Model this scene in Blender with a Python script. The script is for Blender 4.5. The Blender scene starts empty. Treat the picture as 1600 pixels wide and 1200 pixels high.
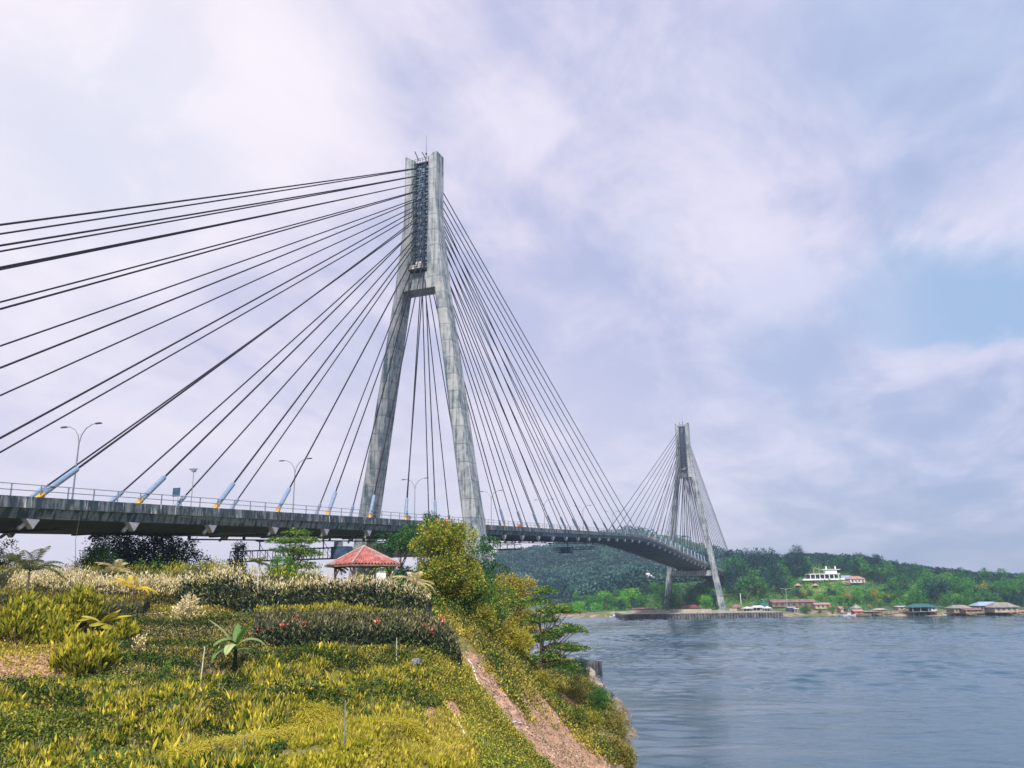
import bpy, math, random
import numpy as np
from mathutils import Vector, Matrix
rng=np.random.default_rng(7); random.seed(7)
S=bpy.context.scene; COL=S.collection
PI=math.pi; HAZE=.00024
# ------------------------------------------------------------------ camera
F=1255.94; PITCH=math.radians(14.459); ROLL=math.radians(-.857); HEAD=math.radians(21.334); CAM=np.array([-154.3,-81.94,16.79])
fwd=np.array([math.cos(HEAD),math.sin(HEAD),0]); R0=np.array([math.sin(HEAD),-math.cos(HEAD),0]); ZUP=np.array([0,0,1.])
Fv=fwd*math.cos(PITCH)+ZUP*math.sin(PITCH); U0=-fwd*math.sin(PITCH)+ZUP*math.cos(PITCH)
RX=R0*math.cos(ROLL)+U0*math.sin(ROLL); UX=-R0*math.sin(ROLL)+U0*math.cos(ROLL)
cd=bpy.data.cameras.new('camera'); cam=bpy.data.objects.new('camera',cd); COL.objects.link(cam); S.camera=cam
cd.sensor_fit='HORIZONTAL'; cd.sensor_width=36; cd.lens=F/1600*36; cd.clip_start=.3; cd.clip_end=20000
M=Matrix.Identity(4)
for i in range(3): M[i][0]=RX[i]; M[i][1]=UX[i]; M[i][2]=-Fv[i]; M[i][3]=CAM[i]
cam.matrix_world=M
# survey helpers: photograph sight lines -> places in the world
def ray(px,py): return Fv+RX*(px-800)/F-UX*(py-600)/F
def P(px,py,D): d=ray(px,py); return CAM+d*(D/(d@fwd))
def PZ(px,py,z): d=ray(px,py); return CAM+d*((z-CAM[2])/d[2])
def W(L,D,z=0): p=CAM+R0*L+fwd*D; return np.array([p[0],p[1],z])
def LD(x,y): dx=x-CAM[0]; dy=y-CAM[1]; return dx*R0[0]+dy*R0[1], dx*fwd[0]+dy*fwd[1]
# ------------------------------------------------------------------ light
SUN_EL=math.radians(46); sd=np.array([-.93,-.36,0]); sd=sd/np.linalg.norm(sd)
sdir=Vector((sd[0]*math.cos(SUN_EL),sd[1]*math.cos(SUN_EL),math.sin(SUN_EL)))
sl=bpy.data.lights.new('sun','SUN'); sl.energy=5; sl.angle=math.radians(5); sl.color=(1,.93,.84)
so=bpy.data.objects.new('sun',sl); COL.objects.link(so); so.rotation_euler=sdir.to_track_quat('Z','Y').to_euler(); so.location=(0,-60,250)
S.view_settings.view_transform='Standard'; S.view_settings.look='None'; S.view_settings.exposure=.22; S.view_settings.gamma=1
S.render.engine='CYCLES'; S.cycles.max_bounces=6; S.cycles.diffuse_bounces=2; S.cycles.glossy_bounces=2; S.cycles.transmission_bounces=3
S.cycles.transparent_max_bounces=6; S.cycles.volume_bounces=0; S.cycles.volume_step_rate=4; S.cycles.volume_max_steps=64

class NT:
    def __init__(s,nt): s.nt=nt; nt.nodes.clear()
    def n(s,t,**k):
        o=s.nt.nodes.new('ShaderNode'+t)
        for a,b in k.items():
            if a=='ins':
                for kk,v in b.items():
                    if isinstance(v,bpy.types.NodeSocket): s.nt.links.new(v,o.inputs[kk])
                    else: o.inputs[kk].default_value=v
            else: setattr(o,a,b)
        return o
    def math(s,op,a,b=0.,c=0.,clamp=False):
        o=s.n('Math',operation=op,use_clamp=clamp)
        for i,v in enumerate((a,b,c)):
            if isinstance(v,bpy.types.NodeSocket): s.nt.links.new(v,o.inputs[i])
            else: o.inputs[i].default_value=v
        return o.outputs[0]
    def vm(s,op,a,b=(0,0,0)):
        o=s.n('VectorMath',operation=op)
        for i,v in enumerate((a,b)):
            if isinstance(v,bpy.types.NodeSocket): s.nt.links.new(v,o.inputs[i])
            else: o.inputs[i].default_value=v
        return o
    def mix(s,f,a,b,bt='MIX'):
        o=s.n('Mix',data_type='RGBA',blend_type=bt)
        for i,v in ((0,f),(6,a),(7,b)):
            if isinstance(v,bpy.types.NodeSocket): s.nt.links.new(v,o.inputs[i])
            else: o.inputs[i].default_value=(tuple(v)+(1,)) if isinstance(v,tuple) and len(v)==3 else v
        return o.outputs[2]
    def noise(s,vec,scale,detail=4,rough=.55,dist=0.):
        return s.n('TexNoise',ins={'Vector':vec,'Scale':scale,'Detail':detail,'Roughness':rough,'Distortion':dist}).outputs[0]
    def ss(s,v,a,b):
        o=s.n('MapRange',interpolation_type='SMOOTHSTEP',ins={'Value':v,'From Min':a,'From Max':b}); return o.outputs[0]
    def mapv(s,vec,scale=(1,1,1),rot=(0,0,0)):
        return s.n('Mapping',ins={'Vector':vec,'Scale':scale,'Rotation':rot}).outputs[0]
# ------------------------------------------------------------------ sky
w=bpy.data.worlds.new('World'); S.world=w; w.use_nodes=True; t=NT(w.node_tree)
sky=t.n('TexSky',sky_type='NISHITA',sun_disc=False,sun_elevation=SUN_EL,sun_rotation=math.atan2(sd[0],sd[1]),air_density=1.,dust_density=1.5,ozone_density=2.)
gen=t.n('TexCoord').outputs['Generated']; sx=t.n('SeparateXYZ',ins={0:gen})
zz=t.math('MAXIMUM',sx.outputs[2],0.); den=t.math('ADD',zz,.28)
pl=t.n('CombineXYZ',ins={0:t.math('DIVIDE',sx.outputs[0],den),1:t.math('DIVIDE',sx.outputs[1],den),2:0.}).outputs[0]
n1=t.noise(t.mapv(pl,(.75,1.35,1),(0,0,.5)),1.25,8,.56,.35); n2=t.noise(pl,3.6,8,.6,.5)
cl=t.math('ADD',t.math('MULTIPLY',n1,.65),t.math('MULTIPLY',n2,.35))
def dirv(px,py): d=ray(px,py); return tuple(d/np.linalg.norm(d))
def near(px,py,a,b):
    return t.ss(t.vm('DOT_PRODUCT',gen,dirv(px,py)).outputs['Value'],math.cos(math.radians(a)),math.cos(math.radians(b)))
side=t.vm('DOT_PRODUCT',gen,tuple(R0)).outputs['Value']      # across the strait
rightness=t.ss(side,-.45,.75)
hi=t.mix(rightness,(.86,.78,.90),(.74,.71,.88)); lo=t.mix(rightness,(.50,.51,.73),(.40,.46,.69))
cloud=t.mix(t.ss(cl,.40,.60),lo,hi); n4=t.noise(t.mapv(pl,(.8,1.3,1),(0,0,.9)),3.2,6,.6,.5)
cloud=t.mix(t.math('MULTIPLY',t.ss(n4,.46,.70),.28),cloud,t.mix(rightness,(1.0,.93,.98),(.84,.83,.95)))
# thin places where the blue shows through: two low in the east, small ones overhead
blue=t.mix(.5,t.vm('SCALE',sky.outputs[0]).outputs[0] if False else (.22,.42,.78),(.30,.52,.85))
wob=t.math('ADD',t.math('MULTIPLY',t.math('SUBTRACT',n1,.5),1.1),t.math('MULTIPLY',t.math('SUBTRACT',n2,.5),.35))
b1=t.math('MULTIPLY',near(1590,465,12,0),t.ss(t.math('ADD',sx.outputs[2],t.math('MULTIPLY',wob,.3)),.40,.34))
b1=t.math('MULTIPLY',b1,t.ss(t.math('ADD',sx.outputs[2],t.math('MULTIPLY',wob,.3)),.25,.29))
b2=t.math('MULTIPLY',near(1560,-60,16,2),t.ss(n1,.62,.42))
b3=t.math('MULTIPLY',near(165,210,10,1),t.ss(n2,.66,.44))
b4=t.math('MULTIPLY',near(1230,520,7,1),.25)
bl=t.math('ADD',t.math('MULTIPLY',b1,.95),t.math('ADD',t.math('MULTIPLY',b2,.35),t.math('ADD',t.math('MULTIPLY',b3,.6),b4)),clamp=True)
c2=t.mix(bl,cloud,(.33,.48,.73))
wh=t.math('ADD',near(30,330,14,2),t.math('ADD',near(330,140,14,2),near(-40,20,14,2)),clamp=True)
c2=t.mix(t.math('MULTIPLY',wh,.55),c2,(1.0,.93,.96))
glow=t.math('MULTIPLY',t.ss(sx.outputs[2],.42,.02),t.ss(side,.5,-.1)); c2=t.mix(t.math('MULTIPLY',glow,.75),c2,(.92,.83,.93))
# low cloud bank on the horizon, slate towards the right
bank=t.math('MULTIPLY',t.ss(t.math('ADD',sx.outputs[2],t.math('MULTIPLY',t.math('SUBTRACT',n2,.5),.22)),.17,.015),t.ss(side,.0,.45))
c2=t.mix(t.math('MULTIPLY',bank,.75),c2,(.34,.41,.59))
bg1=t.n('Background',ins={0:sky.outputs[0],1:.08}); bg2=t.n('Background',ins={0:c2,1:1.0})
mx=t.n('MixShader',ins={0:.90,1:bg1.outputs[0],2:bg2.outputs[0]})
t.n('OutputWorld',ins={0:mx.outputs[0]})
# ------------------------------------------------------------------ materials
MT={}
def mat(name,col=(.5,.5,.5),rough=.7,metal=0,var=0.,vs=1.,bump=0.,bs=8.,col2=None):
    if name in MT: return MT[name]
    m=bpy.data.materials.new(name); m.use_nodes=True; t=NT(m.node_tree); MT[name]=m
    pos=t.n('TexCoord').outputs['Object']
    c2=col2 or tuple(c*(1-var) for c in col)
    ns=t.noise(pos,vs,6,.6)
    c=t.mix(t.ss(ns,.35,.65),col,c2)
    ins={'Base Color':c,'Roughness':rough,'Metallic':metal}
    if bump: ins['Normal']=t.n('Bump',ins={'Strength':bump,'Distance':.05,'Height':t.noise(pos,bs,5,.6)}).outputs[0]
    b=t.n('BsdfPrincipled',ins=ins); t.n('OutputMaterial',ins={0:b.outputs[0]}); return m
def concrete(name,base,dark,lift=3.9,streak=.6):
    m=bpy.data.materials.new(name); m.use_nodes=True; t=NT(m.node_tree); MT[name]=m
    pos=t.n('TexCoord').outputs['Object']; z=t.n('SeparateXYZ',ins={0:pos}).outputs[2]
    big=t.noise(pos,.16,5,.6); mid=t.noise(pos,.9,6,.65); st=t.noise(t.mapv(pos,(1.6,1.6,.09)),1.,5,.6)
    lv=t.math('FLOOR',t.math('DIVIDE',z,lift)); wn=t.n('TexWhiteNoise',noise_dimensions='1D',ins={'W':lv}).outputs[0]
    fr=t.math('FRACT',t.math('DIVIDE',z,lift)); seam=t.math('LESS_THAN',fr,.035)
    f=t.math('ADD',t.math('MULTIPLY',t.ss(big,.35,.65),.35),t.math('MULTIPLY',t.ss(st,.42,.66),streak))
    f=t.math('ADD',f,t.math('MULTIPLY',t.math('SUBTRACT',wn,.5),.35))
    f=t.math('ADD',f,t.math('MULTIPLY',t.math('SUBTRACT',mid,.5),1.6)); 
    c=t.mix(t.math('ADD',f,0,clamp=True),base,dark); c=t.mix(t.math('MULTIPLY',seam,.55),c,tuple(x*.45 for x in dark))
    bp=t.n('Bump',ins={'Strength':.5,'Distance':.06,'Height':t.math('ADD',mid,t.math('MULTIPLY',seam,-.8))})
    b=t.n('BsdfPrincipled',ins={'Base Color':c,'Roughness':.85,'Normal':bp.outputs[0]}); t.n('OutputMaterial',ins={0:b.outputs[0]}); return m
def leafmat(name,c1,c2,c3,tr=.3,rough=.55):
    m=bpy.data.materials.new(name); m.use_nodes=True; t=NT(m.node_tree); MT[name]=m
    v=t.n('Attribute',attribute_name='v').outputs['Fac']
    cr=t.n('ValToRGB',ins={0:v}); e=cr.color_ramp; e.elements[0].color=c1+(1,); e.elements[1].color=c3+(1,); x=e.elements.new(.5); x.color=c2+(1,)
    d=t.n('BsdfPrincipled',ins={'Base Color':cr.outputs[0],'Roughness':rough,'Specular IOR Level':.14})
    tl=t.n('BsdfTranslucent',ins={0:t.mix(.5,cr.outputs[0],(1,1,.4),'MULTIPLY')})
    mx=t.n('MixShader',ins={0:tr,1:d.outputs[0],2:tl.outputs[0]}); t.n('OutputMaterial',ins={0:mx.outputs[0]}); return m
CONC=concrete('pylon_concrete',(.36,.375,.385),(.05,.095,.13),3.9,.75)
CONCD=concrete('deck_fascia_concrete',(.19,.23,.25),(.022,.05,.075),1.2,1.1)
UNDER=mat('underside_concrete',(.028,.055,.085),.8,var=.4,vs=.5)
def fascia():
    m=bpy.data.materials.new('weathered_parapet'); m.use_nodes=True; t=NT(m.node_tree)
    pos=t.n('TexCoord').outputs['Object']
    st=t.noise(t.mapv(pos,(1.3,1,.12)),1.2,6,.7); bl=t.noise(pos,.8,6,.7)
    f=t.math('ADD',t.math('MULTIPLY',st,.7),t.math('MULTIPLY',bl,.3))
    c=t.mix(t.ss(f,.46,.60),(.022,.042,.062),(.17,.195,.22))
    c=t.mix(t.ss(t.noise(t.mapv(pos,(.9,1,.1)),2.6,5,.6),.58,.66),c,(.55,.54,.55))
    b=t.n('BsdfPrincipled',ins={'Base Color':c,'Roughness':.9}); t.n('OutputMaterial',ins={0:b.outputs[0]}); return m
PARA=fascia()
ASPH=mat('asphalt',(.06,.06,.065),.9,var=.3,vs=2)
CABLE=mat('cable_sheath',(.006,.006,.018),.85,var=.2)
SLEEVE=mat('blue_sleeve_paint',(.19,.27,.40),.6,var=.25,vs=3)
YEL=mat('yellow_collar_paint',(.72,.42,.07),.5,var=.2,vs=3)
BRK=mat('pale_bracket_paint',(.40,.41,.46),.6,var=.3,vs=3)
STEEL=mat('galvanised_steel',(.30,.34,.38),.5,.4,var=.3,vs=3)
DSTEEL=mat('dark_steel',(.05,.06,.085),.6,.3,var=.3,vs=3)
BSTEEL=mat('blue_painted_steel',(.05,.11,.21),.55,.1,var=.5,vs=1.5); GRILL=mat('anchor_grille_steel',(.22,.28,.36),.6,.1,vs=2.2,col2=(.03,.07,.14)); AWALL=mat('anchor_wall_concrete',(.16,.21,.28),.8,vs=.8,col2=(.05,.09,.15))
WHITE=mat('white_paint',(.8,.79,.80),.6,var=.12,vs=1)
ORANGE=mat('orange_plastic',(.75,.16,.05),.5,var=.1)
ROOFR=None
WOOD=mat('weathered_wood',(.27,.18,.12),.85,var=.5,vs=4)
BAMB=mat('pale_stake',(.62,.60,.55),.8,var=.3,vs=6)
TRUNK=mat('tree_bark',(.16,.12,.09),.9,var=.45,vs=4,bump=.6,bs=14)
SANDM=mat('sand',(.50,.37,.29),.95,var=.3,vs=.6,bump=.4,bs=3)
PILE=mat('sheet_pile_steel',(.15,.15,.16),.8,var=.6,vs=.5,col2=(.025,.03,.045))
# ------------------------------------------------------------------ mesh builder
class MB:
    def __init__(s): s.v=[]; s.f=[]; s.m=[]
    def add(s,vs,fs,mi=0):
        b=len(s.v); s.v+= [tuple(map(float,v)) for v in vs]; s.f+=[tuple(b+i for i in f) for f in fs]; s.m+=[mi]*len(fs); return s
    def box(s,c,d,rz=0,mi=0,taper=1.):
        x,y,z=[q/2 for q in d]; vs=[]
        for k,(a,b,cc) in enumerate([(-1,-1,-1),(1,-1,-1),(1,1,-1),(-1,1,-1),(-1,-1,1),(1,-1,1),(1,1,1),(-1,1,1)]):
            tp=taper if cc>0 else 1; X=a*x*tp; Y=b*y*tp
            vs.append((c[0]+X*math.cos(rz)-Y*math.sin(rz),c[1]+X*math.sin(rz)+Y*math.cos(rz),c[2]+cc*z))
        return s.add(vs,[(0,3,2,1),(4,5,6,7),(0,1,5,4),(1,2,6,5),(2,3,7,6),(3,0,4,7)],mi)
    def loft(s,rings,cap=True,mi=0):
        n=len(rings[0]); vs=[p for r in rings for p in r]; fs=[]
        for k in range(len(rings)-1):
            for i in range(n): j=(i+1)%n; fs.append((k*n+i,k*n+j,(k+1)*n+j,(k+1)*n+i))
        if cap: fs.append(tuple(range(n))[::-1]); fs.append(tuple((len(rings)-1)*n+i for i in range(n)))
        return s.add(vs,fs,mi)
    def tube(s,pts,r,n=6,mi=0,cap=True):
        pts=[Vector(p) for p in pts]; rr=r if isinstance(r,(list,tuple)) else [r]*len(pts); rings=[]; pu=None
        for i,p in enumerate(pts):
            d=(pts[min(i+1,len(pts)-1)]-pts[max(i-1,0)]).normalized()
            u=(pu-d*pu.dot(d)) if pu else d.orthogonal(); u.normalize(); pu=u; vv=d.cross(u)
            rings.append([tuple(p+u*(rr[i]*math.cos(2*PI*k/n))+vv*(rr[i]*math.sin(2*PI*k/n))) for k in range(n)])
        return s.loft(rings,cap,mi)
    def build(s,name,mats,parent=None,smooth=False,loc=None):
        me=bpy.data.meshes.new(name); me.from_pydata(s.v,[],s.f); mats=mats if isinstance(mats,(list,tuple)) else [mats]
        for m in mats: me.materials.append(m)
        if len(mats)>1: me.polygons.foreach_set('material_index',s.m)
        if smooth: me.polygons.foreach_set('use_smooth',[True]*len(me.polygons))
        me.update(); return link(name,me,parent,loc)
def link(name,me,parent=None,loc=None):
    o=bpy.data.objects.new(name,me); COL.objects.link(o)
    if parent is not None: o.parent=parent
    if loc is not None: o.location=loc
    return o
def tag(o,label=None,cat=None,group=None,kind=None):
    if label: o['label']=label
    if cat: o['category']=cat
    if group: o['group']=group
    if kind: o['kind']=kind
    return o
def thing(name,label,cat,loc=(0,0,0),rz=0,group=None):
    o=bpy.data.objects.new(name,None); COL.objects.link(o); o.location=[float(q) for q in loc]; o.rotation_euler=(0,0,rz); o.empty_display_size=.3
    return tag(o,label,cat,group)
def dup(o,parent=None):
    c=o.copy(); COL.objects.link(c)
    if parent: c.parent=parent
    for ch in list(o.children): dup(ch,c)
    return c
# leaves: arrays of small two-triangle blades merged into one mesh with a per-leaf tone 'v'
def leaves(c,axis,side,L,Wd,v,mi=None,bend=0.):
    c=np.asarray(c,float); n=len(c); L=np.broadcast_to(L,(n,))[:,None]; Wd=np.broadcast_to(Wd,(n,))[:,None]
    a=axis/np.linalg.norm(axis,axis=1,keepdims=True); s=side-a*(side*a).sum(1,keepdims=True); s/=np.linalg.norm(s,axis=1,keepdims=True)+1e-9
    nn=np.cross(a,s)
    vs=np.stack([c,c+a*L*.45+s*Wd*.5+nn*Wd*.15,c+a*L-ZUP*L*bend,c+a*L*.45-s*Wd*.5+nn*Wd*.15],1)
    return dict(v=vs,t=np.broadcast_to(v,(n,)),m=np.zeros(n,int) if mi is None else np.broadcast_to(mi,(n,)))
def cat(ls): return {k:np.concatenate([l[k] for l in ls]) for k in ('v','t','m')}
def leafmesh(name,l,mats):
    n=len(l['v']); me=bpy.data.meshes.new(name); me.vertices.add(n*4); me.vertices.foreach_set('co',l['v'].reshape(-1).astype(np.float32))
    me.loops.add(n*4); me.loops.foreach_set('vertex_index',np.arange(n*4,dtype=np.int32)); me.polygons.add(n)
    me.polygons.foreach_set('loop_start',(np.arange(n)*4).astype(np.int32)); 
    for m in (mats if isinstance(mats,(list,tuple)) else [mats]): me.materials.append(m)
    me.polygons.foreach_set('material_index',l['m'].astype(np.int32))
    at=me.attributes.new('v','FLOAT','FACE'); at.data.foreach_set('value',np.clip(l['t'],0,1).astype(np.float32))
    me.update(calc_edges=True); return me
def rdir(n): d=rng.normal(size=(n,3)); return d/np.linalg.norm(d,axis=1,keepdims=True)
def crown(lobes,n,L,Wd,up=.25,shell=.75,tone=(.5,.25),mi=None,flat=0.,fl2=0.):
    """leaf clumps spread through the outer volume of several ellipsoidal lobes; lobes: (x,y,z,rx,ry,rz[,tone])"""
    vol=np.array([l[3]*l[4]+l[3]*l[5] for l in lobes]); cnt=rng.multinomial(n,vol/vol.sum()); out=[]
    for lb,k in zip(lobes,cnt):
        if k==0: continue
        ntw=max(4,k//14); tw=rdir(ntw); rr=shell+(1-shell)*rng.random(ntw)**.6*1.12
        idx=rng.integers(0,ntw,k); cc=tw[idx]*rr[idx][:,None]; rad=np.array(lb[3:6])
        c=np.array(lb[:3])+cc*rad+rng.normal(size=(k,3))*L*.9*np.array([1,1,1-fl2])
        ax=cc*.8+rdir(k)*.8; ax[:,2]=ax[:,2]*(1-flat)+up
        base=tone[0]+(lb[6] if len(lb)>6 else 0); tv=base+(rng.random(ntw)-.5)[idx]*tone[1]*1.6+(rng.random(k)-.5)*tone[1]
        out.append(leaves(c,ax,rdir(k),L*(.7+.6*rng.random(k)),Wd*(.7+.6*rng.random(k)),tv,mi))
    return cat(out)
def blobs(w,h,n,z0=.2,r=.32,seed=0,flat=1.,tone=.2):
    """lobe list filling an uneven crown of width w and height h standing on z=0"""
    R=random.Random(seed); out=[]
    for i in range(n):
        a=R.random()*2*PI; zz=z0+(1-z0)*R.random(); env=math.sin(PI*min(1,max(.04,(zz-z0)/(1-z0)*.86+.12)))**.55
        q=R.random()**.5*(.5*w*env-r*w*.42); rr=r*w*(.55+.6*R.random())*(.6+.4*env)
        q=max(q,0); out.append((q*math.cos(a),q*math.sin(a),zz*h-rr*.35,rr,rr,rr*flat*.85,(R.random()-.5)*tone+.14*(zz-.5)))
    return out
# ------------------------------------------------------------------ terrain surveys
class TPS:
    def __init__(s,pts,lam=.5):
        pts=np.array(pts,float); s.c=pts[:,:2]; n=len(pts); K=s.k(s.c,s.c)+lam*np.eye(n); Q=np.c_[np.ones(n),s.c]
        A=np.block([[K,Q],[Q.T,np.zeros((3,3))]]); s.w=np.linalg.solve(A,np.r_[pts[:,2],0,0,0])
    def k(s,a,b): r2=((a[:,None]-b[None])**2).sum(2)+1e-9; return .5*r2*np.log(r2)
    def __call__(s,x): x=np.atleast_2d(x); return s.k(x,s.c)@s.w[:-3]+s.w[-3]+x@s.w[-2:]
def pp(px,py,D): q=P(px,py,D); L,d=LD(q[0],q[1]); return (L,d,q[2])
near_pts=[pp(*a) for a in ((0,1200,26),(200,1200,27),(400,1200,28),(600,1200,30),(700,1190,35),(780,1190,43),(850,1190,53),(930,1190,66),
 (0,1100,34),(300,1100,36),(500,1100,38),(680,1110,43),(760,1120,51),(830,1120,63),(900,1130,82),(0,1020,42),(300,1020,45),(600,1030,48),(700,1015,52),(760,1020,64),(820,1050,80),(880,1080,102),
 (0,970,50),(300,970,53),(600,962,58),(700,965,64),(0,930,60),(300,940,63),(500,940,64))]
near_pts+=[(10,77,1.8),(12.5,95,1.8),(13.5,105,1.8),(13,123,2.0),(9,123,3.6),(12,62,1.5),(20,62,-2),(22,90,-2),(28,125,-2.5),(28,160,-3),(40,100,-5),(40,40,-4),(18,45,0),(8,30,4.5),(3,15,8),(45,0,-3),
 (10,147,3.6),(5,160,4),(-5,167,4.2),(-35,180,4.6),(15,165,2.4),(22,178,-2),(18.5,155,-.5),(18,145,.2),(18.5,165,-1.5),(-5,195,2),(-30,215,1.5),(5,200,-3),(0,240,-5),(-60,240,-2),(50,240,-6),
 (-12,66,17.0),(-25,68,17.2),(-45,68,17.8),(-60,60,18.6),(-75,38,19.5),(-12,80,16.0),(-30,90,16.2),(-60,90,17.4),(-30,115,15.2),(-60,125,15.5),(-95,110,17),(-110,60,20),(-20,135,10.5),(-60,160,9),(-100,170,10),(-140,130,15),(-140,60,20),
 (0,95,9.5),(-5,85,13.5),(3,115,7),(-5,135,7.2),(0,80,11.2),(6,95,6),
 (-20,10,13.4),(-40,20,15.5),(-50,40,17),(0,0,14.4),(-30,-10,15),(10,0,10),(-70,0,19),(20,20,2),(-110,0,20)]
near_h=TPS(near_pts,.3)
def fbm(x,y,sc,oct=4,seed=0):
    r=np.random.default_rng(seed); o=0; a=1
    for k in range(oct):
        th=r.random()*6.28; p=r.random(4)*6.28
        u=(x*np.cos(th)+y*np.sin(th))/sc; v=(-x*np.sin(th)+y*np.cos(th))/sc
        o=o+a*(np.sin(u+p[0]+1.3*np.sin(v*.7+p[1]))*np.cos(v+p[2]+1.1*np.sin(u*.8+p[3]))); a*=.5; sc*=.47
    return o
def seg_d(L,D,pl):
    """distance to a polyline given as (L,D) and the parameter along it"""
    best=np.full(np.shape(L),1e9); par=np.zeros(np.shape(L))
    for i in range(len(pl)-1):
        a=np.array(pl[i][:2]);b=np.array(pl[i+1][:2]);ab=b-a; t=np.clip(((L-a[0])*ab[0]+(D-a[1])*ab[1])/(ab@ab),0,1)
        d=np.hypot(L-a[0]-ab[0]*t,D-a[1]-ab[1]*t); k=d<best; best=np.where(k,d,best); par=np.where(k,i+t,par)
    return best,par
def terr(L,D):
    L=np.asarray(L,float);D=np.asarray(D,float); sh=L.shape
    z=near_h(np.c_[L.ravel(),D.ravel()]).reshape(sh)
    # garden terraces: small steps across the slope
    m=np.clip((z-8)/3,0,1)*np.clip((70-D)/8,0,1)*np.clip((4-L)/6,0,1); st=1.25; q=(z+.35*fbm(L,D,9,2,3))/st; fr=q-np.floor(q)
    z=z+m*.75*st*((np.clip((fr-.62)/.38,0,1)**1.0)-fr)*1.0
    return z+.10*fbm(L,D,2.2,3,5)+.05*fbm(L,D,.7,2,6)*np.clip((90-D)/30,0,1)
_gl=np.r_[np.arange(-150,-45,2.5),np.arange(-45,25,.5),np.arange(25,62,2.5)]; _gd=np.r_[np.arange(-20,14,2),np.arange(14,110,.5),np.arange(110,262,2.5)]
GL,GD=np.meshgrid(_gl,_gd,indexing='ij'); GZ=terr(GL,GD)
def gz(L,D):
    L=np.asarray(L,float);D=np.asarray(D,float)
    i=np.clip(np.searchsorted(_gl,L)-1,0,len(_gl)-2); j=np.clip(np.searchsorted(_gd,D)-1,0,len(_gd)-2)
    u=np.clip((L-_gl[i])/(_gl[i+1]-_gl[i]),0,1); v=np.clip((D-_gd[j])/(_gd[j+1]-_gd[j]),0,1)
    return GZ[i,j]*(1-u)*(1-v)+GZ[i+1,j]*u*(1-v)+GZ[i,j+1]*(1-u)*v+GZ[i+1,j+1]*u*v
def G(px,py,dmin=18,dmax=220):
    """where the sight line through (px,py) meets the near ground: (L,D,z)"""
    d=ray(px,py); d=d/(d@fwd); ts=np.arange(dmin,dmax,.25); q=CAM+ts[:,None]*d; L=(q-CAM)@R0; z=gz(L,ts); k=np.nonzero(q[:,2]<z)[0]
    i=k[0] if len(k) else len(ts)-1; return L[i],ts[i],float(z[i])
def at(px,D):
    """ground point under image column px at depth D"""
    L=(px-800)/F*D*.975; L+=0; return L,D,float(gz(L,D))
def wp(g): return W(*g)
GUL=[G(x,y)[:2] for x,y in ((742,1022),(765,1062),(800,1108),(845,1150),(900,1185),(948,1199))]
GUL.append((GUL[-1][0]+5,GUL[-1][1]-16))
gd,gp=seg_d(GL,GD,GUL); gw=1.0+gp*1.75+.8*fbm(GL,GD,2.4,3,8)
soil=np.clip(1.25-gd/gw+.25*fbm(GL,GD,1.1,3,9),0,1)
for (x,y,r) in ((40,1030,2.6),(0,1000,3),(90,1050,1.3),(683,1112,.9),(712,1115,.7),(672,1125,.6),(860,1105,2.0),(900,1100,2.4),(940,1150,2.2),(890,1070,2.5)):
    g=G(x,y); soil=np.maximum(soil,np.clip(1.2-np.hypot(GL-g[0],(GD-g[1])*.5)/r+.3*fbm(GL,GD,.9,3,11),0,1))
TERB=[G(x,y)[:2] for x,y in ((190,1000),(260,1010),(340,1040))]
dirt=np.clip(1.3-seg_d(GL,GD,TERB)[0]/4.5+.4*fbm(GL,GD,1.5,3,13),0,1)
shore=np.clip((3.3-GZ)/1.2,0,1)
GZ=GZ-.55*np.clip(1-gd/gw,0,1)*(1+.35*fbm(GL,GD,.5,2,4))*(GZ>2)
def gridmesh(name,L,D,Z,mats,attrs={}):
    a,b=L.shape; pts=np.stack([CAM[0]+R0[0]*L+fwd[0]*D,CAM[1]+R0[1]*L+fwd[1]*D,Z],-1).reshape(-1,3)
    i=np.arange(a-1)[:,None]*b+np.arange(b-1)[None]; q=np.stack([i,i+b,i+b+1,i+1],-1).reshape(-1,4)[:,::-1] 
    me=bpy.data.meshes.new(name); me.from_pydata(pts.tolist(),[],q.tolist()); me.polygons.foreach_set('use_smooth',[True]*len(me.polygons))
    me.flip_normals() if me.polygons[0].normal.z<0 else None
    for k,v in attrs.items(): at_=me.attributes.new(k,'FLOAT','POINT'); at_.data.foreach_set('value',v.reshape(-1).astype(np.float32))
    for m in mats: me.materials.append(m)
    me.update(); return link(name,me)
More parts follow.
